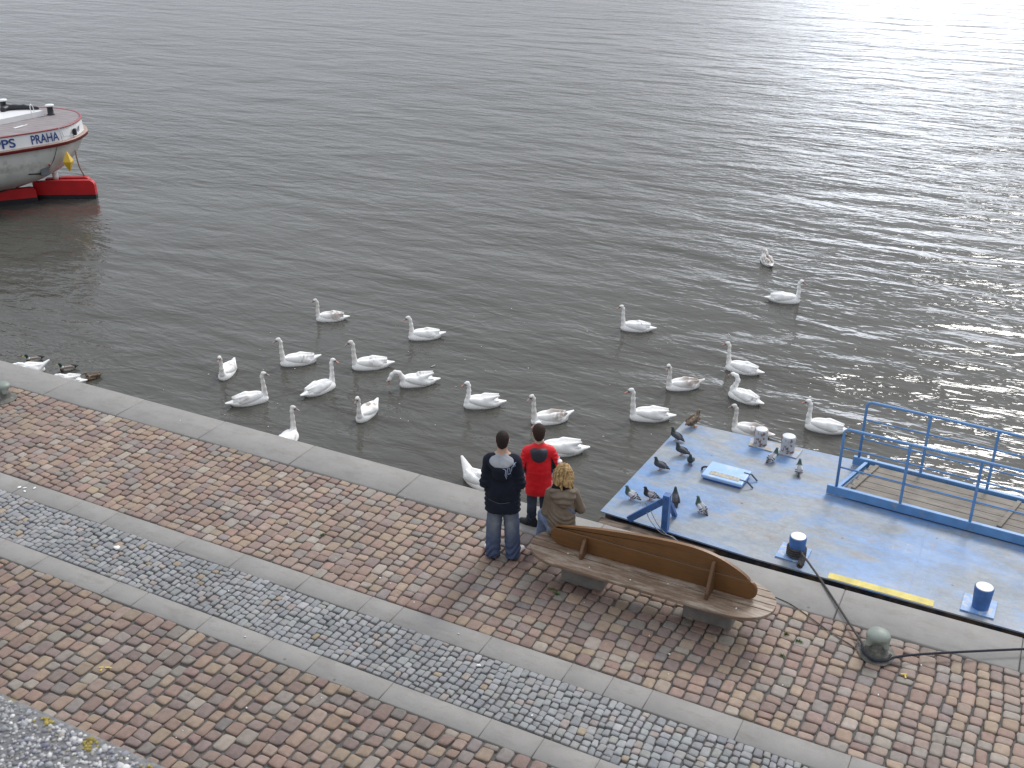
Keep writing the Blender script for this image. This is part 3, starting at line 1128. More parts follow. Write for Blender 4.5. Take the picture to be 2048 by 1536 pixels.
    link('hatch_coaming', bm_mesh('hatch_coaming', bm), M_BLUE_D, h, smooth=False)
    bm = bmesh.new()
    add_box(bm, (0.005, -0.105, 0.088), (0.43, 0.105, 0.006), rz=-0.045, bevel=0.002)
    link('wear_panel', bm_mesh('wear_panel', bm), simple('bare_panel', (0.42, 0.385, 0.32), 0.7, 0.25, 18, 0.3, 90, col2=(0.27, 0.25, 0.22), thr=(0.52, 0.6)), h, smooth=False)
    for y in (-0.10, 0.12):
        bm = bmesh.new()
        add_beam(bm, (0.22, y - 0.01, 0.090), (0.33, y - 0.017, 0.090), 0.018, 0.01)
        add_beam(bm, (0.33, y - 0.017, 0.092), (0.42, y - 0.02, 0.012), 0.022, 0.014)
        link('hinge', bm_mesh('hinge', bm), simple('dark_hinge', (0.03, 0.04, 0.07), 0.5, 0.3), h, smooth=False)
    bm = bmesh.new()
    add_tube(bm, curve_pts([(-0.29, 0.06, 0.07), (-0.34, 0.065, 0.06), (-0.375, 0.07, 0.03), (-0.37, 0.05, 0.012)], 10), 0.014, 8)
    link('clamp', bm_mesh('clamp', bm), simple('black_iron', (0.025, 0.025, 0.028), 0.6, 0.3), h)
    # mooring bracket: post with two raking braces
    k = bpy.data.objects.new('mooring_bracket', None)
    COL.objects.link(k)
    k.parent = p
    k.location = Vector((-3.66, 11.47, DECK_Z)) + off
    bm = bmesh.new()
    add_beam(bm, (0, 0, -0.01), (0, 0, 0.545), 0.085, 0.105, bevel=0.006, up=(0, 1, 0))
    link('post', bm_mesh('post', bm), M_BLUE_D, k, smooth=False)
    bm = bmesh.new()
    add_beam(bm, (-0.505, 0.005, 0.02), (-0.04, 0.004, 0.44), 0.05, 0.085, bevel=0.005)
    link('brace', bm_mesh('brace', bm), M_BLUE_D, k, smooth=False)
    bm = bmesh.new()
    add_beam(bm, (0.0, 0.38, 0.015), (0.0, 0.05, 0.43), 0.045, 0.07, bevel=0.005, up=(1, 0, 0))
    link('brace', bm_mesh('brace', bm), M_BLUE_D, k, smooth=False)
    bm = bmesh.new()
    add_lathe(bm, [(0.012, 0), (0.012, 0.006), (0.006, 0.009)], (0, -0.0455, 0.5), 12, Matrix.Rotation(R(90), 4, 'X'))
    link('bolt', bm_mesh('bolt', bm), bpy.data.materials['black_iron'], k)
    return p

build_pontoon()

# ------------------------------------------------------------------ gangway
def build_gangway():
    sl = -0.060
    g = thing('gangway', 'wooden plank gangway with light blue tubular railings lying on the pontoon', 'gangway', (-1.9, 13.36, DECK_Z), math.atan(sl))
    Lg, wd = 5.6, 0.97
    lm = simple('light_blue_paint', (0.12, 0.275, 0.53), 0.42, 0.14, 6, 0.1, 60, col2=(0.27, 0.30, 0.34), thr=(0.58, 0.70))
    pk = wood_mat('grey_plank', (0.15, 0.125, 0.10), (0.24, 0.21, 0.175), (0.33, 0.295, 0.255), 0.8, (1.3, 16, 16), worn=(0.34, 0.315, 0.28), wthr=(0.58, 0.74))
    for y, x0 in ((0.0, -0.10), (wd, 0.0)):
        bm = bmesh.new()
        add_box(bm, ((x0 + Lg) / 2, y, 0.085), (Lg - x0, 0.065, 0.13), bevel=0.008)
        link('side_beam', bm_mesh('side_beam', bm), lm, g, smooth=False)
    bm = bmesh.new()
    add_beam(bm, (0.03, 0.04, 0.1), (0.20, wd - 0.04, 0.1), 0.05, 0.05, bevel=0.004)
    link('end_bar', bm_mesh('end_bar', bm), lm, g, smooth=False)
    n = 5
    pw = (wd - 0.13) / n
    for i in range(n):
        y0 = 0.065 + i * pw
        bm = bmesh.new()
        add_box(bm, (0.13 + y0 * 0.17 + (Lg - 0.2) / 2, y0 + pw / 2, 0.095), (Lg - 0.2, pw - 0.011, 0.032), bevel=0.004)
        link('plank', bm_mesh('plank', bm), pk, g, smooth=False)
    for x in (0.22, 2.09, 4.0):
        bm = bmesh.new()
        add_beam(bm, (x, 0.09, 0.127), (x + 0.14, wd - 0.09, 0.127), 0.055, 0.032, bevel=0.004)
        link('batten', bm_mesh('batten', bm), pk, g, smooth=False)
    # two railings, each: posts, top rail bent down at the end, two mid rails
    for y, xs in ((0.0, (0.02, 0.87, 1.75, 2.63, 3.5, 4.4)), (wd, (0.075, 0.93, 1.80, 2.67, 3.55, 4.45))):
        rl = bpy.data.objects.new('railing', None)
        COL.objects.link(rl)
        rl.parent = g
        rl.location = (0, y, 0.15)
        H = 0.885
        bm = bmesh.new()
        x0 = xs[0]
        arc = [(x0, 0, H - 0.075)] + [(x0 + 0.075 - 0.075 * math.cos(a), 0, H - 0.075 + 0.075 * math.sin(a)) for a in np.linspace(0.2, PI / 2, 7)]
        add_tube(bm, [(x0, 0, 0)] + arc + [(x0 + 0.3, 0, H), (Lg, 0, H)], 0.0195, 14)
        link('top_rail', bm_mesh('top_rail', bm), lm, rl)
        for x in xs[1:]:
            bm = bmesh.new()
            add_beam(bm, (x, 0, 0), (x, 0, H - 0.015), 0.036, 0.036, bevel=0.006, up=(0, 1, 0))
            link('post', bm_mesh('post', bm), lm, rl, smooth=False)
        for z in (H * 0.34, H * 0.68):
            bm = bmesh.new()
            add_tube(bm, [(x0, 0, z), (Lg, 0, z)], 0.012, 10)
            link('mid_rail', bm_mesh('mid_rail', bm), lm, rl)

build_gangway()

# ------------------------------------------------------------------ quay bollards
def build_quay_bollard(loc, rz, label):
    m = simple('bollard_grey_paint', (0.215, 0.245, 0.215), 0.5, 0.15, 7, 0.15, 50, col2=(0.15, 0.145, 0.12), thr=(0.58, 0.7))
    # stocky cast bollard
    m2 = simple('bollard_base_iron', (0.10, 0.10, 0.09), 0.75, 0.3, 9, 0.3, 60, col2=(0.19, 0.18, 0.15), thr=(0.5, 0.65))
    t = thing('mooring_bollard', label, 'bollard', loc, rz, 'grey iron bollards on the quay')
    t.scale = (1.12, 1.12, 0.80)
    prims = [ell((0, 0.02, 0.285), (0.104, 0.104, 0.066), k=0.05),
             cone((0, 0.01, 0.16), (0, 0.015, 0.26), 0.068, 0.088, k=0.05),
             cone((-0.085, -0.055, 0.185), (-0.05, -0.01, 0.27), 0.026, 0.06, k=0.03),
             cone((0.075, -0.070, 0.180), (0.045, -0.01, 0.27), 0.026, 0.06, k=0.03)]
    V, F, _ = blob(prims, 0.008, 0.04, cut=lambda X: 0.035 - X[:, 2])
    link('head', mesh_from('head', V, F), m, t)
    bm = bmesh.new()
    add_lathe(bm, [(0.175, 0.0), (0.172, 0.018), (0.155, 0.026), (0.118, 0.036), (0.104, 0.06), (0.088, 0.12), (0.078, 0.20)], n=40, M=Matrix.Diagonal((1.0, 1.12, 1, 1)))
    link('base', bm_mesh('base', bm), m2, t)

build_quay_bollard((-0.745, 9.96, 0.0), R(12), 'grey iron bollard with two ropes meeting round its foot')
build_quay_bollard((-14.13, 9.95, 0.0), R(20), 'grey iron bollard without ropes, cut off by the left edge of the picture')

# ------------------------------------------------------------------ ropes
def build_ropes():
    dk = rope_material('tarred_rope', (0.075, 0.07, 0.068))
    nv = rope_material('dark_navy_rope', (0.030, 0.030, 0.045))
    th = rope_material('grey_cord', (0.30, 0.29, 0.27))
    tb = rope_material('brown_cord', (0.12, 0.10, 0.085))
    # turns on the pontoon bollard, then down to the quay bollard
    pts = []
    c = Vector((-2.0, 11.66, DECK_Z))
    for i in range(0, 4 * 18 + 1):
        a = 2 * PI * i / 18 - 0.9
        pts.append(c + Vector((math.cos(a) * 0.113, math.sin(a) * 0.113, 0.025 + 0.032 * i / 18)))
    pts += curve_pts([pts[-1], (-1.90, 11.51, DECK_Z + 0.16), (-1.85, 11.41, DECK_Z + 0.19), (-1.55, 10.965, 0.025), (-1.22, 10.47, 0.042), (-0.96, 10.08, 0.055), (-0.89, 9.97, 0.055), (-0.82, 9.84, 0.045), (-0.72, 9.80, 0.045), (-0.62, 9.86, 0.045), (-0.59, 9.95, 0.045)], 90)[1:]
    o = link('mooring_rope', rope_mesh(pts, 0.0135, 0.065), dk)
    tag(o, 'dark mooring rope running from the capped pontoon bollard down to the quay bollard', 'rope')
    kn = []
    for i in range(50):
        a = i * 0.8
        kn.append((-1.885 + 0.03 * math.cos(a), 11.475 - 0.0035 * i + 0.02, DECK_Z + 0.10 + 0.028 * math.sin(a)))
    k = link('knot', rope_mesh(kn, 0.014, 0.08), dk, o)
    pts = curve_pts([(-0.90, 9.98, 0.05), (-0.86, 9.86, 0.05), (-0.74, 9.775, 0.05), (-0.62, 9.82, 0.052), (-0.52, 9.93, 0.058), (-0.2, 10.135, 0.072), (0.67, 10.66, 0.075), (1.2, 10.98, 0.05), (1.9, 11.4, -0.05), (2.55, 11.6, -0.04)], 80)
    o = link('mooring_rope', rope_mesh(pts, 0.0135, 0.065), nv)
    tag(o, 'navy twisted mooring rope stretched from the quay bollard out of the picture at the right', 'rope')
    # thin grey cord looped over the bracket brace and led to the pontoon edge
    pts = curve_pts([(-3.965, 11.43, DECK_Z + 0.30), (-3.98, 11.475, DECK_Z + 0.33), (-3.945, 11.51, DECK_Z + 0.29), (-3.88, 11.42, DECK_Z + 0.17), (-3.70, 11.38, DECK_Z + 0.02), (-3.55, 11.36, DECK_Z + 0.012), (-3.42, 11.32, DECK_Z - 0.02), (-3.40, 11.30, DECK_Z - 0.09)], 50)
    bm = bmesh.new()
    add_tube(bm, pts, 0.0055, 7)
    pts2 = curve_pts([(-3.86, 11.425, DECK_Z + 0.275), (-3.74, 11.40, DECK_Z + 0.11), (-3.60, 11.37, DECK_Z + 0.015), (-3.50, 11.355, DECK_Z + 0.010), (-3.38, 11.30, DECK_Z - 0.05)], 30)
    add_tube(bm, pts2, 0.0050, 7)
    o = link('cord', bm_mesh('cord', bm), th)
    tag(o, 'thin pale cord hanging from the blue bracket to the pontoon edge', 'cord')
    # thin brown cord across the setts from behind the bench to the bollard
    pts = curve_pts([(-1.96, 10.42, 0.018), (-1.75, 10.36, 0.02), (-1.45, 10.20, 0.012), (-1.2, 10.05, 0.012), (-1.0, 9.96, 0.012), (-0.92, 9.88, 0.02), (-0.87, 9.78, 0.012)], 50)
    bm = bmesh.new()
    add_tube(bm, pts, 0.006, 7)
    o = link('cord', bm_mesh('cord', bm), tb)
    tag(o, 'thin brown cord lying across the setts between bench and bollard', 'cord')

build_ropes()
# ------------------------------------------------------------------ boat
def build_boat():
    ax = math.atan2(0.937, 0.349)            # stern direction in plan
    # local frame: x = aft, y = to port/away, near side has negative y
    b = thing('river_boat', 'white passenger boat stern with red band and blue lettering cut off by the left edge', 'boat', (-28.2, 24.56, WATER_Z), ax)
    W = 0.0
    DK = 2.25
    half = [(0.0, 0.0), (-0.03, 0.3), (-0.11, 0.62), (-0.25, 0.98), (-0.46, 1.29), (-0.70, 1.57), (-0.95, 1.80), (-1.25, 1.98), (-1.6, 2.07), (-2.1, 2.11), (-3.0, 2.11), (-5, 2.11), (-9, 2.11), (-14, 2.1)]
    full = [(a, -n) for a, n in half[::-1]] + half[1:]
    def ring(dx, sc, z, add=0.0, lift=0.0):
        out = []
        for a, n in full:
            r = 1.0
            nn = n * sc + (add if n > 0.01 else (-add if n < -0.01 else 0)) * min(1, abs(n) / 0.8)
            k = max(0.0, 1 + a / 2.2)
            out.append((a * 1.0 + dx * (0.35 + 0.65 * k) + add * k, nn, z + lift))
        return out
    def loft(name, rings, m, cap=False, par=b, closed=False):
        bm = bmesh.new()
        vs = [[bm.verts.new(q) for q in r] for r in rings]
        n = len(rings[0])
        for i in range(len(rings) - 1):
            for j in range(n - 1):
                bm.faces.new((vs[i][j], vs[i][j + 1], vs[i + 1][j + 1], vs[i + 1][j]))
            if closed:
                bm.faces.new((vs[i][-1], vs[i][0], vs[i + 1][0], vs[i + 1][-1]))
        if cap:
            bm.faces.new(vs[-1])
        return link(name, bm_mesh(name, bm), m, par, smooth=True)
    hullm = simple('boat_white_hull', (0.60, 0.60, 0.565), 0.38, 0.14, 1.3, 0.05, 10, col2=(0.40, 0.385, 0.34), thr=(0.54, 0.70))
    white = simple('boat_white_paint', (0.78, 0.78, 0.77), 0.35, 0.05, 2)
    redm = simple('boat_red_paint', (0.46, 0.008, 0.011), 0.5, 0.15, 2.5, 0.05, 20)
    maroon = simple('boat_maroon_paint', (0.20, 0.018, 0.022), 0.4, 0.15, 2.5)
    black = simple('boat_black_paint', (0.012, 0.012, 0.016), 0.45, 0.3)
    tan = simple('boat_tan_trim', (0.34, 0.24, 0.19), 0.5, 0.2, 5)
    link_boot = simple('boat_bottom_paint', (0.055, 0.05, 0.045), 0.6, 0.3, 2)
    loft('hull', [ring(0.02, 1.0, 1.86, 0.02), ring(-0.08, 0.985, 1.50), ring(-0.32, 0.94, 1.18), ring(-0.70, 0.86, 0.90), ring(-1.2, 0.75, 0.70), ring(-1.75, 0.62, 0.56)], hullm)
    loft('bottom', [ring(-1.75, 0.62, 0.56), ring(-2.3, 0.50, 0.42), ring(-3.2, 0.42, 0.1), ring(-4.0, 0.38, -0.5)], link_boot)
    bw = loft('bulwark', [ring(0.0, 1.0, 1.83, 0.035), ring(0.0, 1.0, 2.2, 0.0), ring(0.0, 1.0, 2.235, 0.0)], white)
    loft('rubbing_strake', [ring(0.0, 1.0, 1.76, 0.03), ring(0.0, 1.0, 1.755, 0.12), ring(0.0, 1.0, 1.845, 0.125)], maroon)
    loft('strake_cap', [ring(0.0, 1.0, 1.845, 0.125), ring(0.0, 1.0, 1.868, 0.115), ring(0.0, 1.0, 1.872, 0.02)], tan)
    loft('gunwale', [ring(0, 1, 2.228, 0.0), ring(0, 1, 2.228, 0.028), ring(0, 1, 2.262, 0.028), ring(0, 1, 2.264, -0.03), ring(0, 1, 2.235, -0.03)], simple('gunwale_red', (0.30, 0.06, 0.07), 0.4, 0.15, 4))
    # planked deck
    t = NT('boat_deck_planks')
    v = t.coord((1, 1, 1), (0, 0, R(10)))
    w = t.n('ShaderNodeTexWave', bands_direction='Y')
    w.inputs['Scale'].default_value = 1.15
    w.inputs['Distortion'].default_value = 0.15
    t.l(v, w.inputs['Vector'])
    seam = t.ramp(w.outputs['Fac'], [(0.0, 0.42), (0.06, 1.0)])
    base = t.ramp(t.noise(v, 3, 5), [(0.3, (0.235, 0.205, 0.205)), (0.7, (0.30, 0.265, 0.265))])
    dm = t.out(t.mix(1.0, base, seam, 'MULTIPLY'), 0.75)
    bm = bmesh.new()
    bm.faces.new([bm.verts.new((a, n, DK)) for a, n in ring(0, 1, 0, -0.02) and [(q[0], q[1]) for q in ring(0, 1, 0, -0.02)]])
    link('deck', bm_mesh('deck', bm), dm, b, smooth=False)
    # low white deckhouse top forward of the stern bollard
    bm = bmesh.new()
    fs = add_prism(bm, [(-0.98, 0.02), (-2.5, -0.42), (-14, -0.9), (-14, 1.75), (-2.6, 1.75), (-1.5, 1.35)], DK + 0.002, DK + 0.16)
    link('deckhouse', bm_mesh('deckhouse', bm), white, b, smooth=False)
    # bollards
    for x, y, z in ((-0.77, 0.03, DK), (-1.83, 1.0, DK + 0.16)):
        bm = bmesh.new()
        add_lathe(bm, [(0.12, 0), (0.12, 0.02), (0.095, 0.04), (0.088, 0.22), (0.10, 0.27)], (x, y, z), 20)
        bo = link('bollard', bm_mesh('bollard', bm), black, b)
        bm = bmesh.new()
        add_lathe(bm, [(0.125, 0.268), (0.135, 0.285), (0.13, 0.315), (0.10, 0.325)], (x, y, z), 20)
        link('cap', bm_mesh('cap', bm), white, bo)
    # dark tarpaulin roll and rail hoop on the deckhouse
    prims = chain([(-1.05, 0.30, DK + 0.20), (-1.35, 0.62, DK + 0.23), (-1.75, 0.85, DK + 0.24), (-1.95, 0.72, DK + 0.22)], [0.05, 0.075, 0.09, 0.10])
    V, F, _ = blob(prims, 0.02, 0.05, disp=lambda X: 0.015 * wavy(X, 22, 3))
    link('tarpaulin', mesh_from('tarpaulin', V, F), black, b)
    bm = bmesh.new()
    add_tube(bm, curve_pts([(-1.38, -0.16, DK), (-1.42, -0.13, DK + 0.3), (-1.36, -0.05, DK + 0.42), (-1.28, 0.02, DK + 0.3), (-1.27, 0.03, DK + 0.16)], 24), 0.012, 8)
    link('rail_hoop', bm_mesh('rail_hoop', bm), white, b)
    bm = bmesh.new()
    add_beam(bm, (-2.35, -1.2, DK + 0.012), (-2.0, -1.02, DK + 0.012), 0.10, 0.012)
    add_beam(bm, (-2.0, -1.05, DK + 0.012), (-1.86, -0.93, DK + 0.014), 0.03, 0.02)
    link('deck_hatch', bm_mesh('deck_hatch', bm), white, b, smooth=False)
    # three red skegs at the waterline, black below
    def skeg(a, c, zt, zb, th=0.09, rt=0.16):
        a, c = Vector((*a, 0)), Vector((*c, 0))
        d = c - a
        L = d.length
        prof = [(0, zb), (L, zb), (L, zt - rt)] + [(L - rt + rt * math.cos(q), zt - rt + rt * math.sin(q)) for q in np.linspace(0.25, PI / 2, 6)] + [(L * 0.45, zt), (0, zt - 0.04)]
        def slab(z0, m, name, par, thk):
            bm = bmesh.new()
            u = d.normalized()
            nv = Vector((-u.y, u.x, 0))
            pr = [(s, z) for s, z in prof] if z0 is None else [(0, z0[0]), (L, z0[0]), (L, z0[1]), (0, z0[1])]
            lo = [bm.verts.new(Vector((a.x, a.y, 0)) + u * s - nv * thk + Vector((0, 0, z))) for s, z in pr]
            hi = [bm.verts.new(Vector((a.x, a.y, 0)) + u * s + nv * thk + Vector((0, 0, z))) for s, z in pr]
            n = len(pr)
            bm.faces.new(lo)
            bm.faces.new(hi[::-1])
            for i in range(n):
                bm.faces.new((lo[i], hi[i], hi[(i + 1) % n], lo[(i + 1) % n]))
            return link(name, bm_mesh(name, bm), m, par, smooth=False)
        k = slab(None, redm, 'skeg', b, th)
        slab((-0.6, zb + 0.001), black, 'boot', k, th * 0.96)
    skeg((-2.02, -0.95), (-0.60, -2.16), 0.58, 0.14)
    skeg((-3.6, -0.75), (-2.10, -1.30), 0.47, 0.16)
    skeg((-1.55, -0.75), (-0.50, -1.62), 0.56, 0.14)
    # stays, fender plate, vent, exhaust, marker
    bm = bmesh.new()
    add_box(bm, (-2.98, -1.22, 0.74), (0.66, 0.10, 0.42), bevel=0.01)
    link('fender_plate', bm_mesh('fender_plate', bm), white, b, smooth=False)
    bm = bmesh.new()
    add_box(bm, (-1.93, -1.80, 1.06), (0.26, 0.26, 0.30), bevel=0.01)
    vt = link('vent_box', bm_mesh('vent_box', bm), simple('vent_grey', (0.13, 0.14, 0.15), 0.6, 0.2, 6), b, smooth=False)
    bm = bmesh.new()
    add_tube(bm, [(-1.93 + 0.15 * math.cos(q), -1.935, 1.17 + 0.10 * math.sin(q)) for q in np.linspace(0.0, PI, 12)], 0.034, 8)
    link('vent_hood', bm_mesh('vent_hood', bm), redm, vt)
    bm = bmesh.new()
    add_tube(bm, [(-2.05, -1.86, 0.96), (-2.42, -1.9, 1.02)], 0.02, 8)
    add_tube(bm, curve_pts([(-1.8, -1.9, 1.10), (-1.65, -2.0, 1.35), (-1.52, -2.12, 1.75)], 12), 0.008, 6)
    link('stay', bm_mesh('stay', bm), black, b)
    bm = bmesh.new()
    add_lathe(bm, [(0.085, 0.0), (0.085, 0.22)], (-1.36, -1.05, 0.50), 16)
    link('pipe', bm_mesh('pipe', bm), white, b)
    bm = bmesh.new()
    add_tube(bm, curve_pts([(-0.78, -1.50, 1.40), (-0.76, -1.46, 1.15), (-0.70, -1.40, 0.85), (-0.58, -1.34, 0.55)], 14), 0.022, 8)
    link('stern_pipe', bm_mesh('stern_pipe', bm), tan, b)
    bm = bmesh.new()
    add_lathe(bm, [(0.006, 0.30), (0.03, 0.27), (0.165, 0.012), (0.165, -0.012), (0.03, -0.27), (0.006, -0.30)], (-1.28, -2.14, 1.26), 4)
    link('marker_diamond', bm_mesh('marker_diamond', bm), simple('marker_yellow', (0.66, 0.42, 0.035), 0.4, 0.08, 4), b, smooth=False)
    bm = bmesh.new()
    add_box(bm, (-0.80, -1.78, 2.02), (0.10, 0.13, 0.19), rz=R(-35), bevel=0.02)
    lp = link('stern_lamp', bm_mesh('stern_lamp', bm), black, b, smooth=False)
    bm = bmesh.new()
    add_tube(bm, [(-1.28, -2.03, 2.18), (-1.26, -2.05, 2.0), (-1.1, -2.02, 1.98), (-0.9, -1.88, 1.98)], 0.009, 6)
    add_tube(bm, [(-1.36, -2.06, 2.3), (-1.33, -2.10, 1.88)], 0.008, 6)
    link('lamp_bracket', bm_mesh('lamp_bracket', bm), simple('bracket_grey', (0.45, 0.47, 0.52), 0.5, 0.1), lp)
    # lettering: flat letters just proud of the bulwark
    blue = simple('letter_blue', (0.015, 0.05, 0.20), 0.4, 0.05)
    def word(s, x0, x1, h, z, y, rz=0.0):
        cu = bpy.data.curves.new('letters', 'FONT')
        cu.body = s
        cu.size = 1.0
        cu.extrude = 0.0
        cu.offset = 0.018
        tmp = bpy.data.objects.new('tmp_letters', cu)
        COL.objects.link(tmp)
        bpy.context.view_layer.update()
        me = bpy.data.meshes.new_from_object(tmp.evaluated_get(bpy.context.evaluated_depsgraph_get()))
        bpy.data.objects.remove(tmp)
        bpy.data.curves.remove(cu)
        xs = [q.co.x for q in me.vertices]
        ys = [q.co.y for q in me.vertices]
        ex, ey = max(xs) - min(xs), max(ys) - min(ys)
        mx, my = min(xs), min(ys)
        # slight lean follows the flare of the bulwark (bottom stands 35 mm further out)
        V = []
        for q in me.vertices:
            u = (q.co.x - mx) / ex
            w = (q.co.y - my) / ey
            V.append(Vector((u * (x1 - x0), -(1 - w) * 0.026 * h / 0.28, w * h)))
        me.vertices.foreach_set('co', np.array(V, dtype=np.float32).ravel())
        me.update()
        return link('lettering', me, blue, b, loc=(x0, y, z), rot=(0, 0, rz), smooth=False)
    word('PRAHA', -2.24, -1.42, 0.255, 1.92, -2.128, R(0.8))
    word('PPS', -3.30, -2.70, 0.255, 1.92, -2.136, 0)
    # small worn registration on the curved stern: no longer readable strokes
    bm = bmesh.new()
    for k in range(5):
        x = -0.62 + 0.055 * k
        y = -(1.545 - 0.085 * k)
        add_beam(bm, (x, y - 0.015, 1.95), (x, y - 0.008, 2.10), 0.022, 0.006, up=(1, 0, 0))
        if k % 2 == 0:
            add_beam(bm, (x, y - 0.014, 2.03), (x + 0.04, y + 0.05, 2.03), 0.006, 0.02)
    link('worn_registration', bm_mesh('worn_registration', bm), simple('faded_blue', (0.10, 0.14, 0.30), 0.5, 0.1), b, smooth=False)

build_boat()
# ------------------------------------------------------------------ birds
M_FEATHER = vcol_mat('feathers', 0.75, 0.05, 30, 0.25, 60, bdist=0.004)
M_PLUME = vcol_mat('dark_feathers', 0.6, 0.12, 60, 0.2, 120, bdist=0.003)
M_BILL_SWAN = simple('swan_bill', (0.60, 0.29, 0.22), 0.4, 0.12, 30)
M_BILL_YOUNG = simple('young_swan_bill', (0.44, 0.30, 0.28), 0.45, 0.12, 30)
M_BILL_DUCK = simple('duck_bill', (0.45, 0.42, 0.08), 0.4, 0.1, 30)
M_BILL_DARK = simple('dark_bill', (0.06, 0.055, 0.055), 0.45, 0.1, 30)
M_LEG_PINK = simple('bird_leg', (0.42, 0.14, 0.12), 0.6, 0.1, 40)
M_LEG_ORANGE = simple('duck_leg', (0.6, 0.22, 0.05), 0.6, 0.1, 40)

WHITE = (0.92, 0.91, 0.885)
NECK_Y = (0.58, 0.535, 0.48)
BROWN = (0.36, 0.29, 0.245)

NECKS = {
    'up': ([(.235, .06), (.300, .14), (.312, .26), (.300, .38), (.303, .48), (.338, .535)], [.085, .056, .041, .035, .032, .032]),
    'tall': ([(.235, .06), (.295, .14), (.312, .27), (.315, .40), (.315, .51), (.345, .565)], [.085, .056, .041, .035, .032, .032]),
    'slant': ([(.23, .06), (.285, .13), (.30, .23), (.32, .34), (.35, .45), (.385, .50)], [.085, .06, .043, .037, .033, .033]),
    'back': ([(.23, .06), (.27, .14), (.255, .26), (.225, .38), (.22, .47), (.255, .52)], [.085, .058, .042, .036, .033, .033]),
    'curve': ([(.23, .07), (.27, .17), (.215, .28), (.175, .39), (.215, .475), (.29, .485)], [.085, .062, .048, .042, .039, .036]),
    'feed': ([(.24, .08), (.30, .19), (.36, .295), (.44, .325), (.51, .28), (.545, .20)], [.085, .058, .044, .038, .036, .036]),
    'preen': ([(.23, .08), (.29, .18), (.27, .28), (.19, .32), (.10, .30), (.03, .245)], [.085, .062, .046, .04, .037, .035]),
    'rest': ([(.22, .08), (.25, .16), (.20, .21), (.12, .225), (.05, .21), (-.0, .18)], [.085, .065, .05, .042, .038, .035]),
}

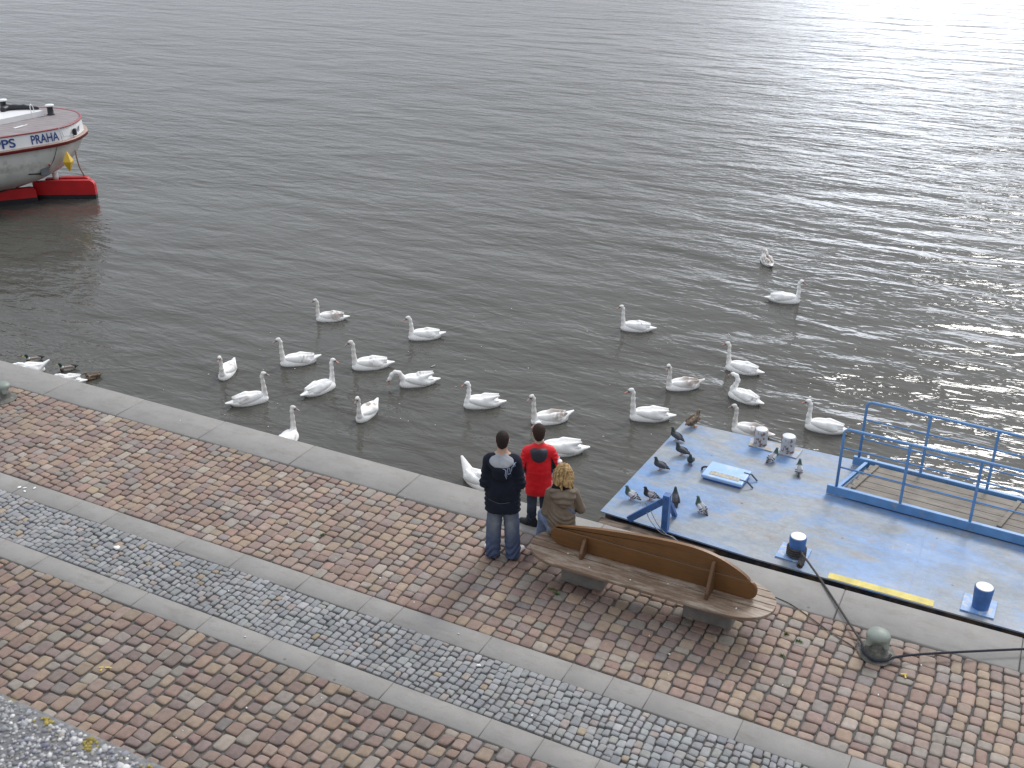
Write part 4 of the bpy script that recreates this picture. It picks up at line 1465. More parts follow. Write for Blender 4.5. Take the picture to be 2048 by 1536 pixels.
def make_swan(x, y, head_deg, pose, label, brown=0.0, scale=1.0, head_turn=0.0, lift=0.0, adult=False, lean=0.0, wing_up=0.0):
    seed = int(abs(x * 131 + y * 17)) % 9973
    neck_col = WHITE if adult else tuple(a * (1 - .55 * min(1, .35 + brown)) + b * .55 * min(1, .35 + brown) for a, b in zip(WHITE, NECK_Y))
    root = bpy.data.objects.new('swan', None)
    COL.objects.link(root)
    root.location = (x, y, WATER_Z)
    root.rotation_euler = (0, 0, R(head_deg))
    root.scale = (scale,) * 3
    tag(root, label, 'swan', 'swans gathered on the river')
    prims = [ell((0.0, 0, 0.040), (.355, .145, .115), WHITE, .05),
             ell((0.20, 0, 0.055), (.145, .115, .105), WHITE, .05),
             cone((-.20, 0, .065), (-.455, 0, .075 + .28 * lift), .080, .016, WHITE, .04, (1, .62, 1.35))]
    pts, rs = NECKS[pose]
    P = [(a + lean * max(0, b - .1), 0.0, b) for a, b in pts]
    prims += chain(P, rs, neck_col, .03)
    prims[3]['col'] = WHITE
    # head
    hx, hz = P[-1][0], P[-1][2]
    dx, dz = P[-1][0] - P[-2][0], P[-1][2] - P[-2][2]
    if pose in ('feed',):
        pitch = -1.15
    elif pose == 'preen':
        pitch = -0.9
    elif pose == 'rest':
        pitch = -0.3
    else:
        pitch = -0.36
    flip = PI if pose in ('preen', 'rest') else 0.0
    Mh = Matrix.Translation((hx, 0, hz)) @ Matrix.Rotation(R(head_turn) + flip, 4, 'Z') @ Matrix.Rotation(-pitch, 4, 'Y')
    def hp(a, b, c):
        q = Mh @ Vector((a, b, c))
        return (q.x, q.y, q.z)
    Rm = Mh.to_3x3().to_4x4()
    prims += [ell(hp(.018, 0, .008), (.056, .037, .039), neck_col, .025, Rm),
              cone(hp(.03, 0, .004), hp(.066, 0, -.004), .028, .019, neck_col, .02)]
    face = [ell(hp(.052, 0, .016), (.026, .028, .018), (0.02, 0.02, 0.02), .006, Rm)]
    for s in (-1, 1):
        face.append(ell(hp(.046, s * .026, .004), (.028, .014, .015), (0.02, 0.02, 0.02), .006, Rm))
    prims += face
    V, F, C = blob(prims, 0.012, 0.03, cut=lambda X: -0.06 - X[:, 2])
    if brown > 0:
        n = wavy(V, 24, seed) + 0.5 * wavy(V, 60, seed + 1)
        m = np.clip((n + brown * 0.9 - 0.75) * 2, 0, 1) * (V[:, 0] < 0.15) * (V[:, 2] > 0.08) * 0.55
        C = C * (1 - m[:, None]) + np.array(BROWN) * m[:, None]
    body = link('body', mesh_from('swan_body', V, F, C), M_FEATHER, root)
    # folded wings
    for s in (-1, 1):
        wy = .082 + 0.02 * wing_up
        up_ = wing_up
        wp = [ell((.015, s * wy, .116), (.250, .066, .082), WHITE, .04, Matrix.Rotation(R(-7 - 9 * up_), 4, 'Y') @ Matrix.Rotation(-s * R(7), 4, 'Z')),
              cone((-.06, s * wy, .158 + .02 * up_), (-.315, s * .040, .158 + .085 * up_), .062, .018, WHITE, .04, (1, 1.2, 1)),
              cone((-.08, s * .085, .115), (-.30, s * .060, .110), .050, .018, WHITE, .03)]
        V, F, C = blob(wp, 0.011, 0.04)
        if brown > 0:
            n = wavy(V, 20, seed + 5) + 0.6 * wavy(V, 70, seed + 6)
            tz = np.clip((0.12 - V[:, 0]) * 5, 0, 1) * np.clip((V[:, 2] - .07) * 18, 0, 1)
            m = np.clip((n + brown * 1.3 - 0.62) * 1.7, 0, 0.85) * tz
            C = C * (1 - m[:, None]) + np.array(BROWN) * m[:, None]
        link('wing', mesh_from('swan_wing', V, F, C), M_FEATHER, root)
    bp = [cone(hp(.066, 0, -.002), hp(.128, 0, -.014), .021, .0145, None, .01), ell(hp(.124, 0, -.015), (.016, .016, .009), None, .01, Rm)]
    V, F, _ = blob(bp, 0.006, 0.01)
    link('bill', mesh_from('swan_bill', V, F), M_BILL_SWAN if adult or brown < .35 else M_BILL_YOUNG, root)
    return root

SWANS = [
    (-6.32, 26.74, 123, 'preen', 'mottled brown swan preening alone, farthest from the quay', dict(brown=.9, scale=.92)),
    (-5.22, 24.22, 12, 'up', 'white swan swimming right, the only one heading right beyond the pontoon', dict(adult=True)),
    (-14.06, 18.38, 215, 'up', 'swan with brown-flecked wings, topmost of the left-hand cluster', dict(brown=.7, scale=.92)),
    (-11.62, 18.46, 217, 'slant', 'clean white swan at the upper right of the left-hand cluster, tail cocked', dict(lift=.12, brown=.1, lean=-.12)),
    (-7.69, 20.99, 200, 'tall', 'white swan swimming left by itself between the cluster and the farthest swans', dict(brown=.12, scale=.96)),
    (-13.25, 16.12, 224, 'tall', 'swan with a long flat back, left of the brown-winged one beside it', dict(brown=.35, lift=.2, scale=1.03)),
    (-11.81, 16.64, 220, 'tall', 'swan with a brown streak on its wing, just above the feeding swan', dict(brown=.55, scale=1.06)),
    (-14.21, 15.05, 291, 'up', 'swan coming straight at the viewer, leftmost out on the water', dict(brown=.55, lift=.35, scale=.95)),
    (-12.06, 15.24, 73, 'tall', 'white swan seen from behind, head turned right, mid-cluster', dict(brown=.05, head_turn=-45, scale=1.0)),
    (-12.96, 14.22, 50, 'tall', 'swan heading right with a light brown back, nearest the quay in the left cluster', dict(brown=.45, lean=-.1)),
    (-10.66, 14.81, 276, 'up', 'swan coming at the viewer with brown-edged wings, below the feeding swan', dict(brown=.4, lift=.35, scale=.95)),
    (-10.53, 16.39, 223, 'feed', 'swan bending its neck down to feed with wings slightly raised', dict(brown=.15, wing_up=.8)),
    (-8.93, 16.14, 216, 'slant', 'bright white swan with arched wings above the man in the navy jacket', dict(adult=True, lean=-.28, wing_up=.6, scale=1.0)),
    (-11.29, 13.22, 105, 'tall', 'swan half hidden by the quay edge, only neck and shoulders showing', dict(brown=.6, head_turn=-80)),
    (-7.51, 16.15, 222, 'tall', 'brown-winged swan just above the boy in red, tail raised', dict(brown=.75, lift=.35, head_turn=25)),
    (-6.84, 15.16, 214, 'up', 'large white swan right beside the boy in red, head behind his', dict(adult=True, scale=1.14, wing_up=.3, head_turn=12)),
    (-5.90, 17.10, 207, 'tall', 'white swan with smooth back just left of the duck on the pontoon', dict(brown=.05, scale=1.05, wing_up=.2)),
    (-5.79, 18.64, 219, 'up', 'swan with a broad brown back, head turned to the viewer', dict(brown=1.0, lift=.3, head_turn=45, scale=.96)),
    (-4.97, 19.93, 179, 'tall', 'white swan heading away left, right of the broad brown-backed one', dict(brown=.25, scale=.98)),
    (-4.57, 18.67, 164, 'curve', 'swan with a strongly curved neck between the brown-backed one and the pontoon', dict(brown=.2, adult=True, scale=.95)),
    (-4.07, 17.37, 185, 'up', 'brown swan half hidden behind the far bollards of the pontoon', dict(brown=.95, scale=.95)),
    (-2.90, 18.13, 187, 'up', 'white swan beside the end of the gangway railing', dict(adult=True)),
    (-7.62, 13.57, 334, 'rest', 'white swan with only its raised tail showing left of the man', dict(adult=True, lift=.9)),
    (-17.85, 13.20, 233, 'rest', 'white swan behind the quay edge under the first mallard drake', dict(adult=True, lift=.5)),
    (-18.62, 13.13, 235, 'up', 'swan of which just the white crown shows over the quay at the left edge', dict(adult=True, scale=.52)),
    (-16.74, 13.22, 215, 'rest', 'white swan curled up behind the quay edge between drake and brown duck', dict(adult=True, wing_up=.5, scale=.86)),
]
for x, y, hd, pose, lab, kw in SWANS:
    make_swan(x, y, hd, pose, lab, **kw)

def make_duck(x, y, z, head_deg, label, drake, standing=False):
    root = bpy.data.objects.new('mallard', None)
    COL.objects.link(root)
    up = 0.10 if standing else 0.0
    root.location = (x, y, z)
    root.rotation_euler = (0, 0, R(head_deg))
    root.scale = (.80 if standing else .84,) * 3
    tag(root, label, 'duck', 'mallards')
    if drake:
        back, flank, breast, head, rump = (0.17, 0.14, 0.12), (0.36, 0.345, 0.32), (0.085, 0.04, 0.028), (0.012, 0.04, 0.03), (0.012, 0.012, 0.016)
    else:
        back, flank, breast, head, rump = (0.13, 0.09, 0.06), (0.22, 0.16, 0.105), (0.20, 0.14, 0.09), (0.20, 0.15, 0.105), (0.12, 0.085, 0.055)
    Rt = Matrix.Rotation(R(-14 if standing else 0), 4, 'Y')
    prims = [ell((0, 0, .035 + up), (.175, .088, .068), flank, .03, Rt),
             ell((.10, 0, .04 + up), (.085, .07, .062), breast, .03),
             cone((-.12, 0, .06 + up - .02 * standing), (-.235, 0, .075 + up - .05 * standing), .046, .014, rump, .03, (1, .7, 1.4))]
    prims += chain([(.12, 0, .06 + up), (.145, 0, .12 + up), (.155, 0, .172 + up)], [.048, .032, .029], head, .025)
    if drake:
        prims.append(cone((.128, 0, .090 + up), (.135, 0, .099 + up), .0395, .0385, (0.75, 0.75, 0.72), .004))
    prims.append(ell((.172, 0, .192 + up), (.038, .027, .028), head, .015))
    V, F, C = blob(prims, 0.008, 0.02, cut=None if standing else (lambda X: -0.03 - X[:, 2]))
    if not drake:
        m = np.clip(wavy(V, 130, 4) * 2.2, 0, 0.75)
        C = C * (1 - m[:, None]) + np.array((0.045, 0.03, 0.022)) * m[:, None]
    link('body', mesh_from('duck_body', V, F, C), M_PLUME, root)
    for s in (-1, 1):
        wp = [ell((-.02, s * .058, .075 + up), (.135, .030, .042), back, .02, Rt @ Matrix.Rotation(-s * R(6), 4, 'Z')),
              cone((-.10, s * .05, .085 + up - .03 * standing), (-.19, s * .022, .088 + up - .05 * standing), .024, .008, rump, .02)]
        V, F, C = blob(wp, 0.007, 0.02)
        if drake:
            m = (np.abs(V[:, 2] - .060 - up) < .013) & (V[:, 0] < .09)
            C[m] = (0.5, 0.485, 0.45)
        else:
            m = np.clip(wavy(V, 140, 9) * 2.2, 0, 0.8)
            C = C * (1 - m[:, None]) + np.array((0.04, 0.028, 0.02)) * m[:, None]
        link('wing', mesh_from('duck_wing', V, F, C), M_PLUME, root)
    V, F, _ = blob([cone((.20, 0, .187 + up), (.252, 0, .174 + up), .014, .013, sc=(1, .8, 1.5))], 0.005)
    link('bill', mesh_from('duck_bill', V, F), M_BILL_DUCK if drake else M_BILL_DARK, root)
    if standing:
        for s in (-1, 1):
            bm = bmesh.new()
            add_tube(bm, [(-.01, s * .035, .075), (.0, s * .036, .012), (.005, s * .036, .006)], .007, 8)
            add_prism(bm, [(-.012, s * .036), (.055, s * .036 - .026), (.062, s * .036), (.055, s * .036 + .026)], 0.001, 0.008)
            link('leg', bm_mesh('leg', bm), M_LEG_ORANGE, root)

make_duck(-18.21, 13.71, WATER_Z, 235, 'mallard drake with dark green head, the left of the two drakes', True)
make_duck(-17.24, 13.71, WATER_Z, 233, 'mallard drake with dark green head, next to the curled swan', True)
make_duck(-16.47, 13.65, WATER_Z, 250, 'small brown duck swimming right of the two drakes', False)
make_duck(-4.27, 14.40, DECK_Z, 72, 'brown mallard hen standing on the far corner of the pontoon', False, True)

def make_pigeon(x, y, head_deg, label, kind, up=0.0, peck=False):
    """kind: 'dark', 'light' (pale wings with two dark bars), 'pied' (dark head, pinkish wing)"""
    root = bpy.data.objects.new('pigeon', None)
    COL.objects.link(root)
    root.location = (x, y, DECK_Z)
    root.rotation_euler = (0, 0, R(head_deg))
    root.scale = (.80,) * 3
    tag(root, label, 'pigeon', 'pigeons on the pontoon')
    pal = {'dark': ((0.085, 0.088, 0.10), (0.065, 0.068, 0.08), (0.04, 0.055, 0.055), (0.03, 0.03, 0.036)),
           'light': ((0.34, 0.35, 0.38), (0.60, 0.60, 0.62), (0.055, 0.105, 0.085), (0.045, 0.045, 0.055)),
           'pied': ((0.12, 0.12, 0.14), (0.40, 0.37, 0.37), (0.025, 0.027, 0.03), (0.035, 0.035, 0.04))}[kind]
    bodyc, wingc, neckc, tailc = pal
    tilt = R(-16 - 22 * up)
    Rt = Matrix.Rotation(tilt, 4, 'Y')
    c = Vector((0, 0, .105))
    def q(a, b, d):
        v = c + Rt.to_3x3() @ Vector((a, b, d))
        return (v.x, v.y, v.z)
    prims = [ell(tuple(c), (.105, .060, .056), bodyc, .02, Rt),
             ell(q(.06, 0, .0), (.058, .053, .052), neckc, .02, Rt),
             cone(q(-.08, 0, .0), q(-.185, 0, -.002), .036, .012, tailc, .02, (1, .75, 1.5))]
    hb = q(.075, 0, .02)
    hz = hb[2] + (.075 + .02 * up)
    hx = hb[0] + .018
    prims += chain([hb, ((hb[0] + hx) / 2 + .004, 0, (hb[2] + hz) / 2), (hx, 0, hz)], [.042, .029, .022], neckc, .02)
    prims.append(ell((hx + .008, 0, hz + .008), (.027, .020, .021), neckc if kind != 'light' else (0.13, 0.14, 0.16), .012))
    V, F, C = blob(prims, 0.0065, 0.018)
    link('body', mesh_from('pigeon_body', V, F, C), M_PLUME, root)
    for s in (-1, 1):
        wp = [ell(q(-.015, s * .046, .012), (.098, .020, .043), wingc, .015, Rt @ Matrix.Rotation(-s * R(8), 4, 'Z')),
              cone(q(-.07, s * .042, .014), q(-.155, s * .018, .014), .020, .007, tailc if kind != 'light' else (0.20, 0.20, 0.22), .015)]
        V, F, C = blob(wp, 0.0055, 0.015)
        if kind in ('light', 'pied'):
            ix = (V - np.array(c)) @ np.array(Rt.to_3x3())
            u = ix[:, 0] + 0.35 * ix[:, 2]
            C[np.abs(u + .040) < .0095] = (0.03, 0.03, 0.035)
            C[np.abs(u + .078) < .0095] = (0.03, 0.03, 0.035)
        link('wing', mesh_from('pigeon_wing', V, F, C), M_PLUME, root)
    bm = bmesh.new()
    add_tube(bm, [(hx + .030, 0, hz + .006), (hx + .043, 0, hz + .001), (hx + .050, 0, hz - .004)], [.006, .004, .0015], 8)
    link('bill', bm_mesh('bill', bm), M_BILL_DARK, root)
    for s in (-1, 1):
        bm = bmesh.new()
        lx = -.005 + s * .012
        add_tube(bm, [(lx - .004, s * .024, .07), (lx, s * .024, .03), (lx + .003, s * .024, .006)], [.008, .0045, .004], 8)
        for a in (-.5, 0, .5, PI):
            add_tube(bm, [(lx + .003, s * .024, .005), (lx + .003 + .032 * math.cos(a), s * .024 + .032 * math.sin(a), .003)], [.004, .002], 6)
        link('leg', bm_mesh('leg', bm), M_LEG_PINK, root)

for a in [(-4.35, 13.86, 177, 'dark pigeon with long tail at the pontoon edge, nearest the duck', 'dark', .4),
          (-4.13, 13.47, 192, 'dark pigeon standing just below the one nearest the duck', 'dark', .25),
          (-3.92, 13.25, 281, 'small dark pigeon facing the viewer, above the hatch corner', 'dark', .5),
          (-4.26, 12.92, 193, 'dark pigeon at the pontoon edge, left of the small one facing the viewer', 'dark', .2),
          (-2.89, 13.89, 62, 'pale grey pigeon with barred wings walking towards the far bollards', 'light', .4),
          (-2.47, 13.71, 102, 'pale pigeon seen from behind between far bollards and gangway', 'light', .4),
          (-4.33, 11.98, 185, 'pale-winged pigeon at the pontoon edge, leftmost near the bracket', 'light', .3),
          (-4.10, 12.09, 197, 'black-headed pigeon with pinkish wings left of the blue bracket', 'pied', .1),
          (-3.765, 12.17, 117, 'dark pigeon partly hidden behind the blue bracket post', 'dark', .6),
          (-3.39, 12.11, 156, 'green-necked pale pigeon standing upright right of the blue bracket', 'light', .7)]:
    make_pigeon(*a)
# ------------------------------------------------------------------ people
M_SKIN = vcol_mat('skin', 0.55, 0.06, 20, 0.05, 200, bdist=0.001)
M_CLOTH = vcol_mat('cloth', 0.9, 0.16, 14, 0.35, 220, sheen=0.03, bdist=0.003, spec=0.15)
M_SHELL = vcol_mat('jacket_shell', 0.55, 0.10, 9, 0.25, 28, bdist=0.008)
M_DENIM = vcol_mat('denim', 0.9, 0.22, 18, 0.3, 260, bdist=0.002, spec=0.15)
M_HAIR = vcol_mat('hair', 0.65, 0.3, 70, 0.5, 240, bdist=0.003, spec=0.12)
M_SHOE = vcol_mat('shoe', 0.5, 0.08, 20, 0.1, 80)
SKIN = (0.50, 0.31, 0.23)

def hand_prims(w, fwd, nrm, thumb, size=1.0, curl=0.9, col=SKIN):
    """palm plus four unequal fingers that curl towards nrm, thumb leaving the side of the palm."""
    w, f, n = Vector(w), Vector(fwd).normalized(), Vector(nrm).normalized()
    n = (n - f * n.dot(f)).normalized()
    s = Vector(thumb).normalized()
    s = (s - f * s.dot(f) - n * s.dot(n)).normalized()
    S = size
    out = [cone(w, w + f * .03 * S, .024 * S, .026 * S, col, .015)]
    for k in range(4):
        o = s * (.027 - .018 * k) * S
        out.append(cone(w + f * .02 * S + o * .8, w + f * .085 * S + o, .014 * S, .0115 * S, col, .012))
        L = (.040, .046, .042, .033)[k] * S
        p = w + f * .085 * S + o
        ang = 0.25
        for j, q in enumerate((1.0, .62, .5)):
            ang += curl * (.55, .8, .6)[j] * (1 + .06 * k)
            d = f * math.cos(ang) + n * math.sin(ang)
            p2 = p + d * L * q
            out.append(cone(p, p2, (.0095 - .0009 * j) * S, (.0088 - .0009 * j) * S, col, .004))
            p = p2
    p = w + f * .025 * S + s * .022 * S
    for j, (a, b, L) in enumerate(((.75, .25, .038), (.45, .55, .030), (.2, .75, .024))):
        d = (f * (1 - a * .4) + s * a + n * b).normalized()
        p2 = p + d * L * S
        out.append(cone(p, p2, (.0125 - .0012 * j) * S, (.0112 - .0012 * j) * S, col, .006))
        p = p2
    return [dict(q, a=tuple(q['a']), b=tuple(q['b'])) for q in out]

def head_prims(c, s=1.0, yaw=0.0, tilt=0.0):
    """head with brow, nose, mouth, chin, ears; c is the skull centre; face towards +y before yaw."""
    M = Matrix.Translation(c) @ Matrix.Rotation(yaw, 4, 'Z') @ Matrix.Rotation(tilt, 4, 'X')
    Rm = M.to_3x3().to_4x4()
    def q(x, y, z):
        v = M @ Vector((x * s, y * s, z * s))
        return (v.x, v.y, v.z)
    lip, eye, white = (0.36, 0.15, 0.12), (0.03, 0.025, 0.02), (0.7, 0.68, 0.65)
    P = [ell(q(0, -.005, .012), (.074 * s, .094 * s, .098 * s), SKIN, .03, Rm),
         ell(q(0, .030, -.045), (.056 * s, .060 * s, .066 * s), SKIN, .04, Rm),
         ell(q(0, .066, -.098), (.024 * s, .018 * s, .016 * s), SKIN, .03, Rm),
         cone(q(0, .086, .012), q(0, .108, -.030), .008 * s, .013 * s, SKIN, .014),
         cone(q(-.034, .082, .032), q(.034, .082, .032), .010 * s, .010 * s, SKIN, .02),
         cone(q(-.018, .086, -.060), q(.018, .086, -.060), .006 * s, .006 * s, lip, .006)]
    for a in (-1, 1):
        P.append(ell(q(a * .077, -.005, -.012), (.010 * s, .020 * s, .031 * s), SKIN, .012, Rm))
        P.append(ell(q(a * .031, .080, .010), (.012 * s, .008 * s, .008 * s), white, .006, Rm))
        P.append(ell(q(a * .031, .0862, .010), (.005 * s, .004 * s, .005 * s), eye, .003, Rm))
    return P, q, Rm

def person_root(label, loc, rz, scale=1.0):
    t = thing('person', label, 'person', loc, rz, None)
    t.scale = (scale,) * 3
    return t

def put(name, blob_out, mat, par):
    V, F, C = blob_out
    return link(name, mesh_from(name, V, F, C), mat, par)

def surf(V, F, pts, off=0.003, d=(0, 1, 0), start=-1.0):
    """drop (x, z) points onto a mesh from behind."""
    bv = BVHTree.FromPolygons([Vector(v) for v in V], [tuple(int(i) for i in f) for f in F])
    out = []
    for x, z in pts:
        hit = bv.ray_cast(Vector((x, start, z)), Vector(d))
        if hit[0] is not None:
            out.append(hit[0] - Vector(d) * off)
    return out

def dense(pts, n=6):
    out = []
    for a, b in zip(pts, pts[1:]):
        for i in range(n):
            t = i / n
            out.append((a[0] + (b[0] - a[0]) * t, a[1] + (b[1] - a[1]) * t))
    out.append(pts[-1])
    return out

def shoe(par, x, y, yaw, S, upper, sole, toe=None):
    M = Matrix.Translation((x, y, 0)) @ Matrix.Rotation(yaw, 4, 'Z')
    def q(a, b, c):
        v = M @ Vector((a * S, b * S, c * S))
        return (v.x, v.y, v.z)
    P = [cone(q(0, -.055, .045), q(0, .05, .045), .044 * S, .046 * S, upper, .03),
         cone(q(0, .05, .04), q(.004, .15, .034), .046 * S, .036 * S, toe or upper, .03),
         cone(q(0, -.04, .07), q(0, -.03, .115), .042 * S, .044 * S, upper, .03),
         cone(q(0, -.06, .012), q(0, .06, .012), .046 * S, .049 * S, sole, .01),
         cone(q(0, .06, .012), q(.004, .155, .012), .049 * S, .040 * S, sole, .01)]
    put('shoe', blob(P, .008, .02, cut=lambda X: .002 - X[:, 2]), M_SHOE, par)

# ---- man in the navy jacket
def build_man():
    t = person_root('man with cropped hair in navy hooded jacket and baggy blue jeans', (-5.12, 9.72, 0.003), R(22), 0.975)
    hc = (0, .012, 1.655)
    hp, hq, hr = head_prims(hc, 1.0, R(3), R(-6))
    wr = {}
    arms = {}
    for s in (-1, 1):
        arms[s] = ((s * .158, -.015, 1.385), (s * (.200 if s < 0 else .212), -.035, 1.10), (s * .10, .215, 1.05))
    B = hp + [cone((0, -.025, 1.40), (0, -.008, 1.58), .060, .056, SKIN, .03),
              cone((-.13, -.01, 1.40), (.13, -.01, 1.40), .06, .06, SKIN, .06),
              cone((0, 0, .98), (0, -.01, 1.36), .135, .15, SKIN, .05, (1, 1.5, 1)),
              ell((0, 0, .93), (.13, .09, .10), SKIN, .05)]
    for s in (-1, 1):
        a, b, c = arms[s]
        B += [cone(a, b, .05, .042, SKIN, .04), cone(b, c, .042, .028, SKIN, .02)]
        B += [cone((s * .085, 0, .92), (s * .11, .015, .50), .075, .052, SKIN, .04), cone((s * .11, .015, .50), (s * .128, -.01, .08), .052, .035, SKIN, .03)]
    main = blob(B, .0085, .03)
    hands = []
    for s in (-1, 1):
        hands.append(blob(hand_prims(arms[s][2], (-s * .75, .62, -.05), (-s * .4, -.5, -.4), (0, .2, 1), 1.0, .8), .005, .01))
    put('body', join([main] + hands), M_SKIN, t)
    # cropped hair
    HC = (0.030, 0.022, 0.019)
    H = [ell(hq(0, -.012, .020), (.080, .098, .098), HC, .03, hr), ell(hq(0, -.055, -.045), (.058, .045, .060), HC, .03, hr)]
    def cut(X):
        y, z = X[:, 1] - hc[1], X[:, 2] - hc[2]
        face = np.minimum(y - (.028 - 0.35 * np.clip(z - .03, 0, .1)), .066 - z)
        ear = np.minimum(y + .030, np.minimum(-.002 - z, 1.0))
        nape = (-.080 + .40 * np.abs(X[:, 0])) - z
        return np.maximum(np.maximum(face, ear), nape)
    put('hair', blob(H, .006, .02, cut=cut, disp=lambda X: .0012 * wavy(X, 260, 5)), M_HAIR, t)
    # jacket
    NAVY = (0.0135, 0.0165, 0.028)
    J = [cone((0, 0, .76), (0, -.005, .98), .222, .204, NAVY, .05, (1, 1.30, 1)),
         cone((0, -.005, .98), (0, -.02, 1.33), .194, .172, NAVY, .05, (1, 1.38, 1)),
         cone((-.115, -.02, 1.385), (.115, -.02, 1.385), .080, .080, NAVY, .06),
         cone((0, -.02, 1.39), (0, -.005, 1.44), .085, .070, NAVY, .04)]
    for s in (-1, 1):
        a, b, c = arms[s]
        J += [cone(a, b, .078, .070, NAVY, .04), cone(b, c, .068, .050, NAVY, .03)]
    def dj(X):
        z = X[:, 2]
        folds = .006 * wavy(X * np.array([.7, .7, 1.3]), 26, 12) + .004 * wavy(X, 60, 13)
        arm = .006 * np.sin(z * 95 + 20 * X[:, 1]) * (np.abs(X[:, 0]) > .175) * (z < 1.25)
        return folds + arm + .010 * np.exp(-((z - .885) / .012) ** 2) * (z < 1)
    jb = blob(J, .011, .04, disp=dj, cut=lambda X: (.700 + .02 * np.cos(X[:, 0] * 9)) - X[:, 2])
    jacket = put('jacket', jb, M_CLOTH, t)
    # yoke of the pocket across the lower back: grey reflective piping
    for zz, x0, x1 in ((.885, -.16, .10),):
        pl = surf(jb[0], jb[1], dense([(x0, zz + .015), (-.02, zz - .012), (x1, zz)], 8), .002)
        bm = bmesh.new()
        add_tube(bm, pl, .004, 6)
        link('piping', bm_mesh('piping', bm), simple('grey_piping', (0.07, 0.075, 0.09), 0.5, 0.1), jacket)
    # hood lying on the back, open at the top with a grey lining
    LG = (0.33, 0.345, 0.37)
    Hd = [ell((0, -.118, 1.395), (.160, .098, .036), NAVY, .04, Matrix.Rotation(R(44), 4, 'X')),
          ell((.008, -.155, 1.285), (.118, .050, .090), NAVY, .05)]
    hb = blob(Hd, .009, .03, disp=lambda X: .004 * wavy(X, 40, 21))
    put('hood', hb, M_CLOTH, t)
    L = [ell((0, -.122, 1.437), (.148, .090, .030), LG, .03, Matrix.Rotation(R(40), 4, 'X')), cone((-.03, -.02, 1.465), (.03, -.02, 1.465), .060, .060, LG, .03)]
    put('hood_lining', blob(L, .008, .03, disp=lambda X: .005 * wavy(X * np.array([1, 1, .4]), 70, 31)), M_CLOTH, t)
    # pale embroidered sign on the hood
    em = simple('pale_embroidery', (0.30, 0.36, 0.50), 0.8, 0.1)
    V, F, _ = join([hb, jb])
    bm = bmesh.new()
    for pl in ([(.022, 1.375), (.060, 1.362), (.072, 1.275)], [(.060, 1.362), (.052, 1.30), (.068, 1.245)], [(.078, 1.375), (.103, 1.378), (.112, 1.315), (.084, 1.305), (.078, 1.375)],
               [(.120, 1.335), (.128, 1.385), (.158, 1.408), (.160, 1.37)], [(.140, 1.435), (.150, 1.37)], [(.122, 1.405), (.172, 1.418)]):
        q = surf(V, F, dense(pl, 5), .0025)
        if len(q) > 1:
            add_tube(bm, q, .0042, 6)
    link('hood_emblem', bm_mesh('hood_emblem', bm), em, jacket)
    # jeans
    D, Fd = (0.070, 0.095, 0.165), (0.205, 0.230, 0.270)
    P = [ell((0, 0, .84), (.150, .110, .12), D, .05)]
    for s in (-1, 1):
        P += [cone((s * .086, -.005, .80), (s * .110, .012, .50), .098, .093, D, .03), cone((s * .110, .012, .50), (s * .126, -.010, .075), .093, .092, D, .02)]
    def dz(X):
        z = X[:, 2]
        return .010 * np.sin(z * 62 + 6 * np.sin(X[:, 0] * 18) + X[:, 1] * 25) * np.clip((.30 - z) * 6, 0, 1) + .006 * wavy(X, 24, 41) + .003 * wavy(X, 60, 42)
    def cf(V, C):
        f = np.exp(-((V[:, 2] - .56) / .19) ** 2) * np.clip(1.15 - np.abs(np.abs(V[:, 0]) - .10) * 10, 0, 1)
        return C * (1 - f[:, None]) + np.array(Fd) * f[:, None]
    put('jeans', blob(P, .011, .03, disp=dz, cut=lambda X: .022 - X[:, 2], colfn=cf), M_DENIM, t)
    for s in (-1, 1):
        shoe(t, s * .134, .045, -s * R(36), 1.0, (0.75, 0.74, 0.73), (0.30, 0.035, 0.03), (0.72, 0.71, 0.70))

build_man()

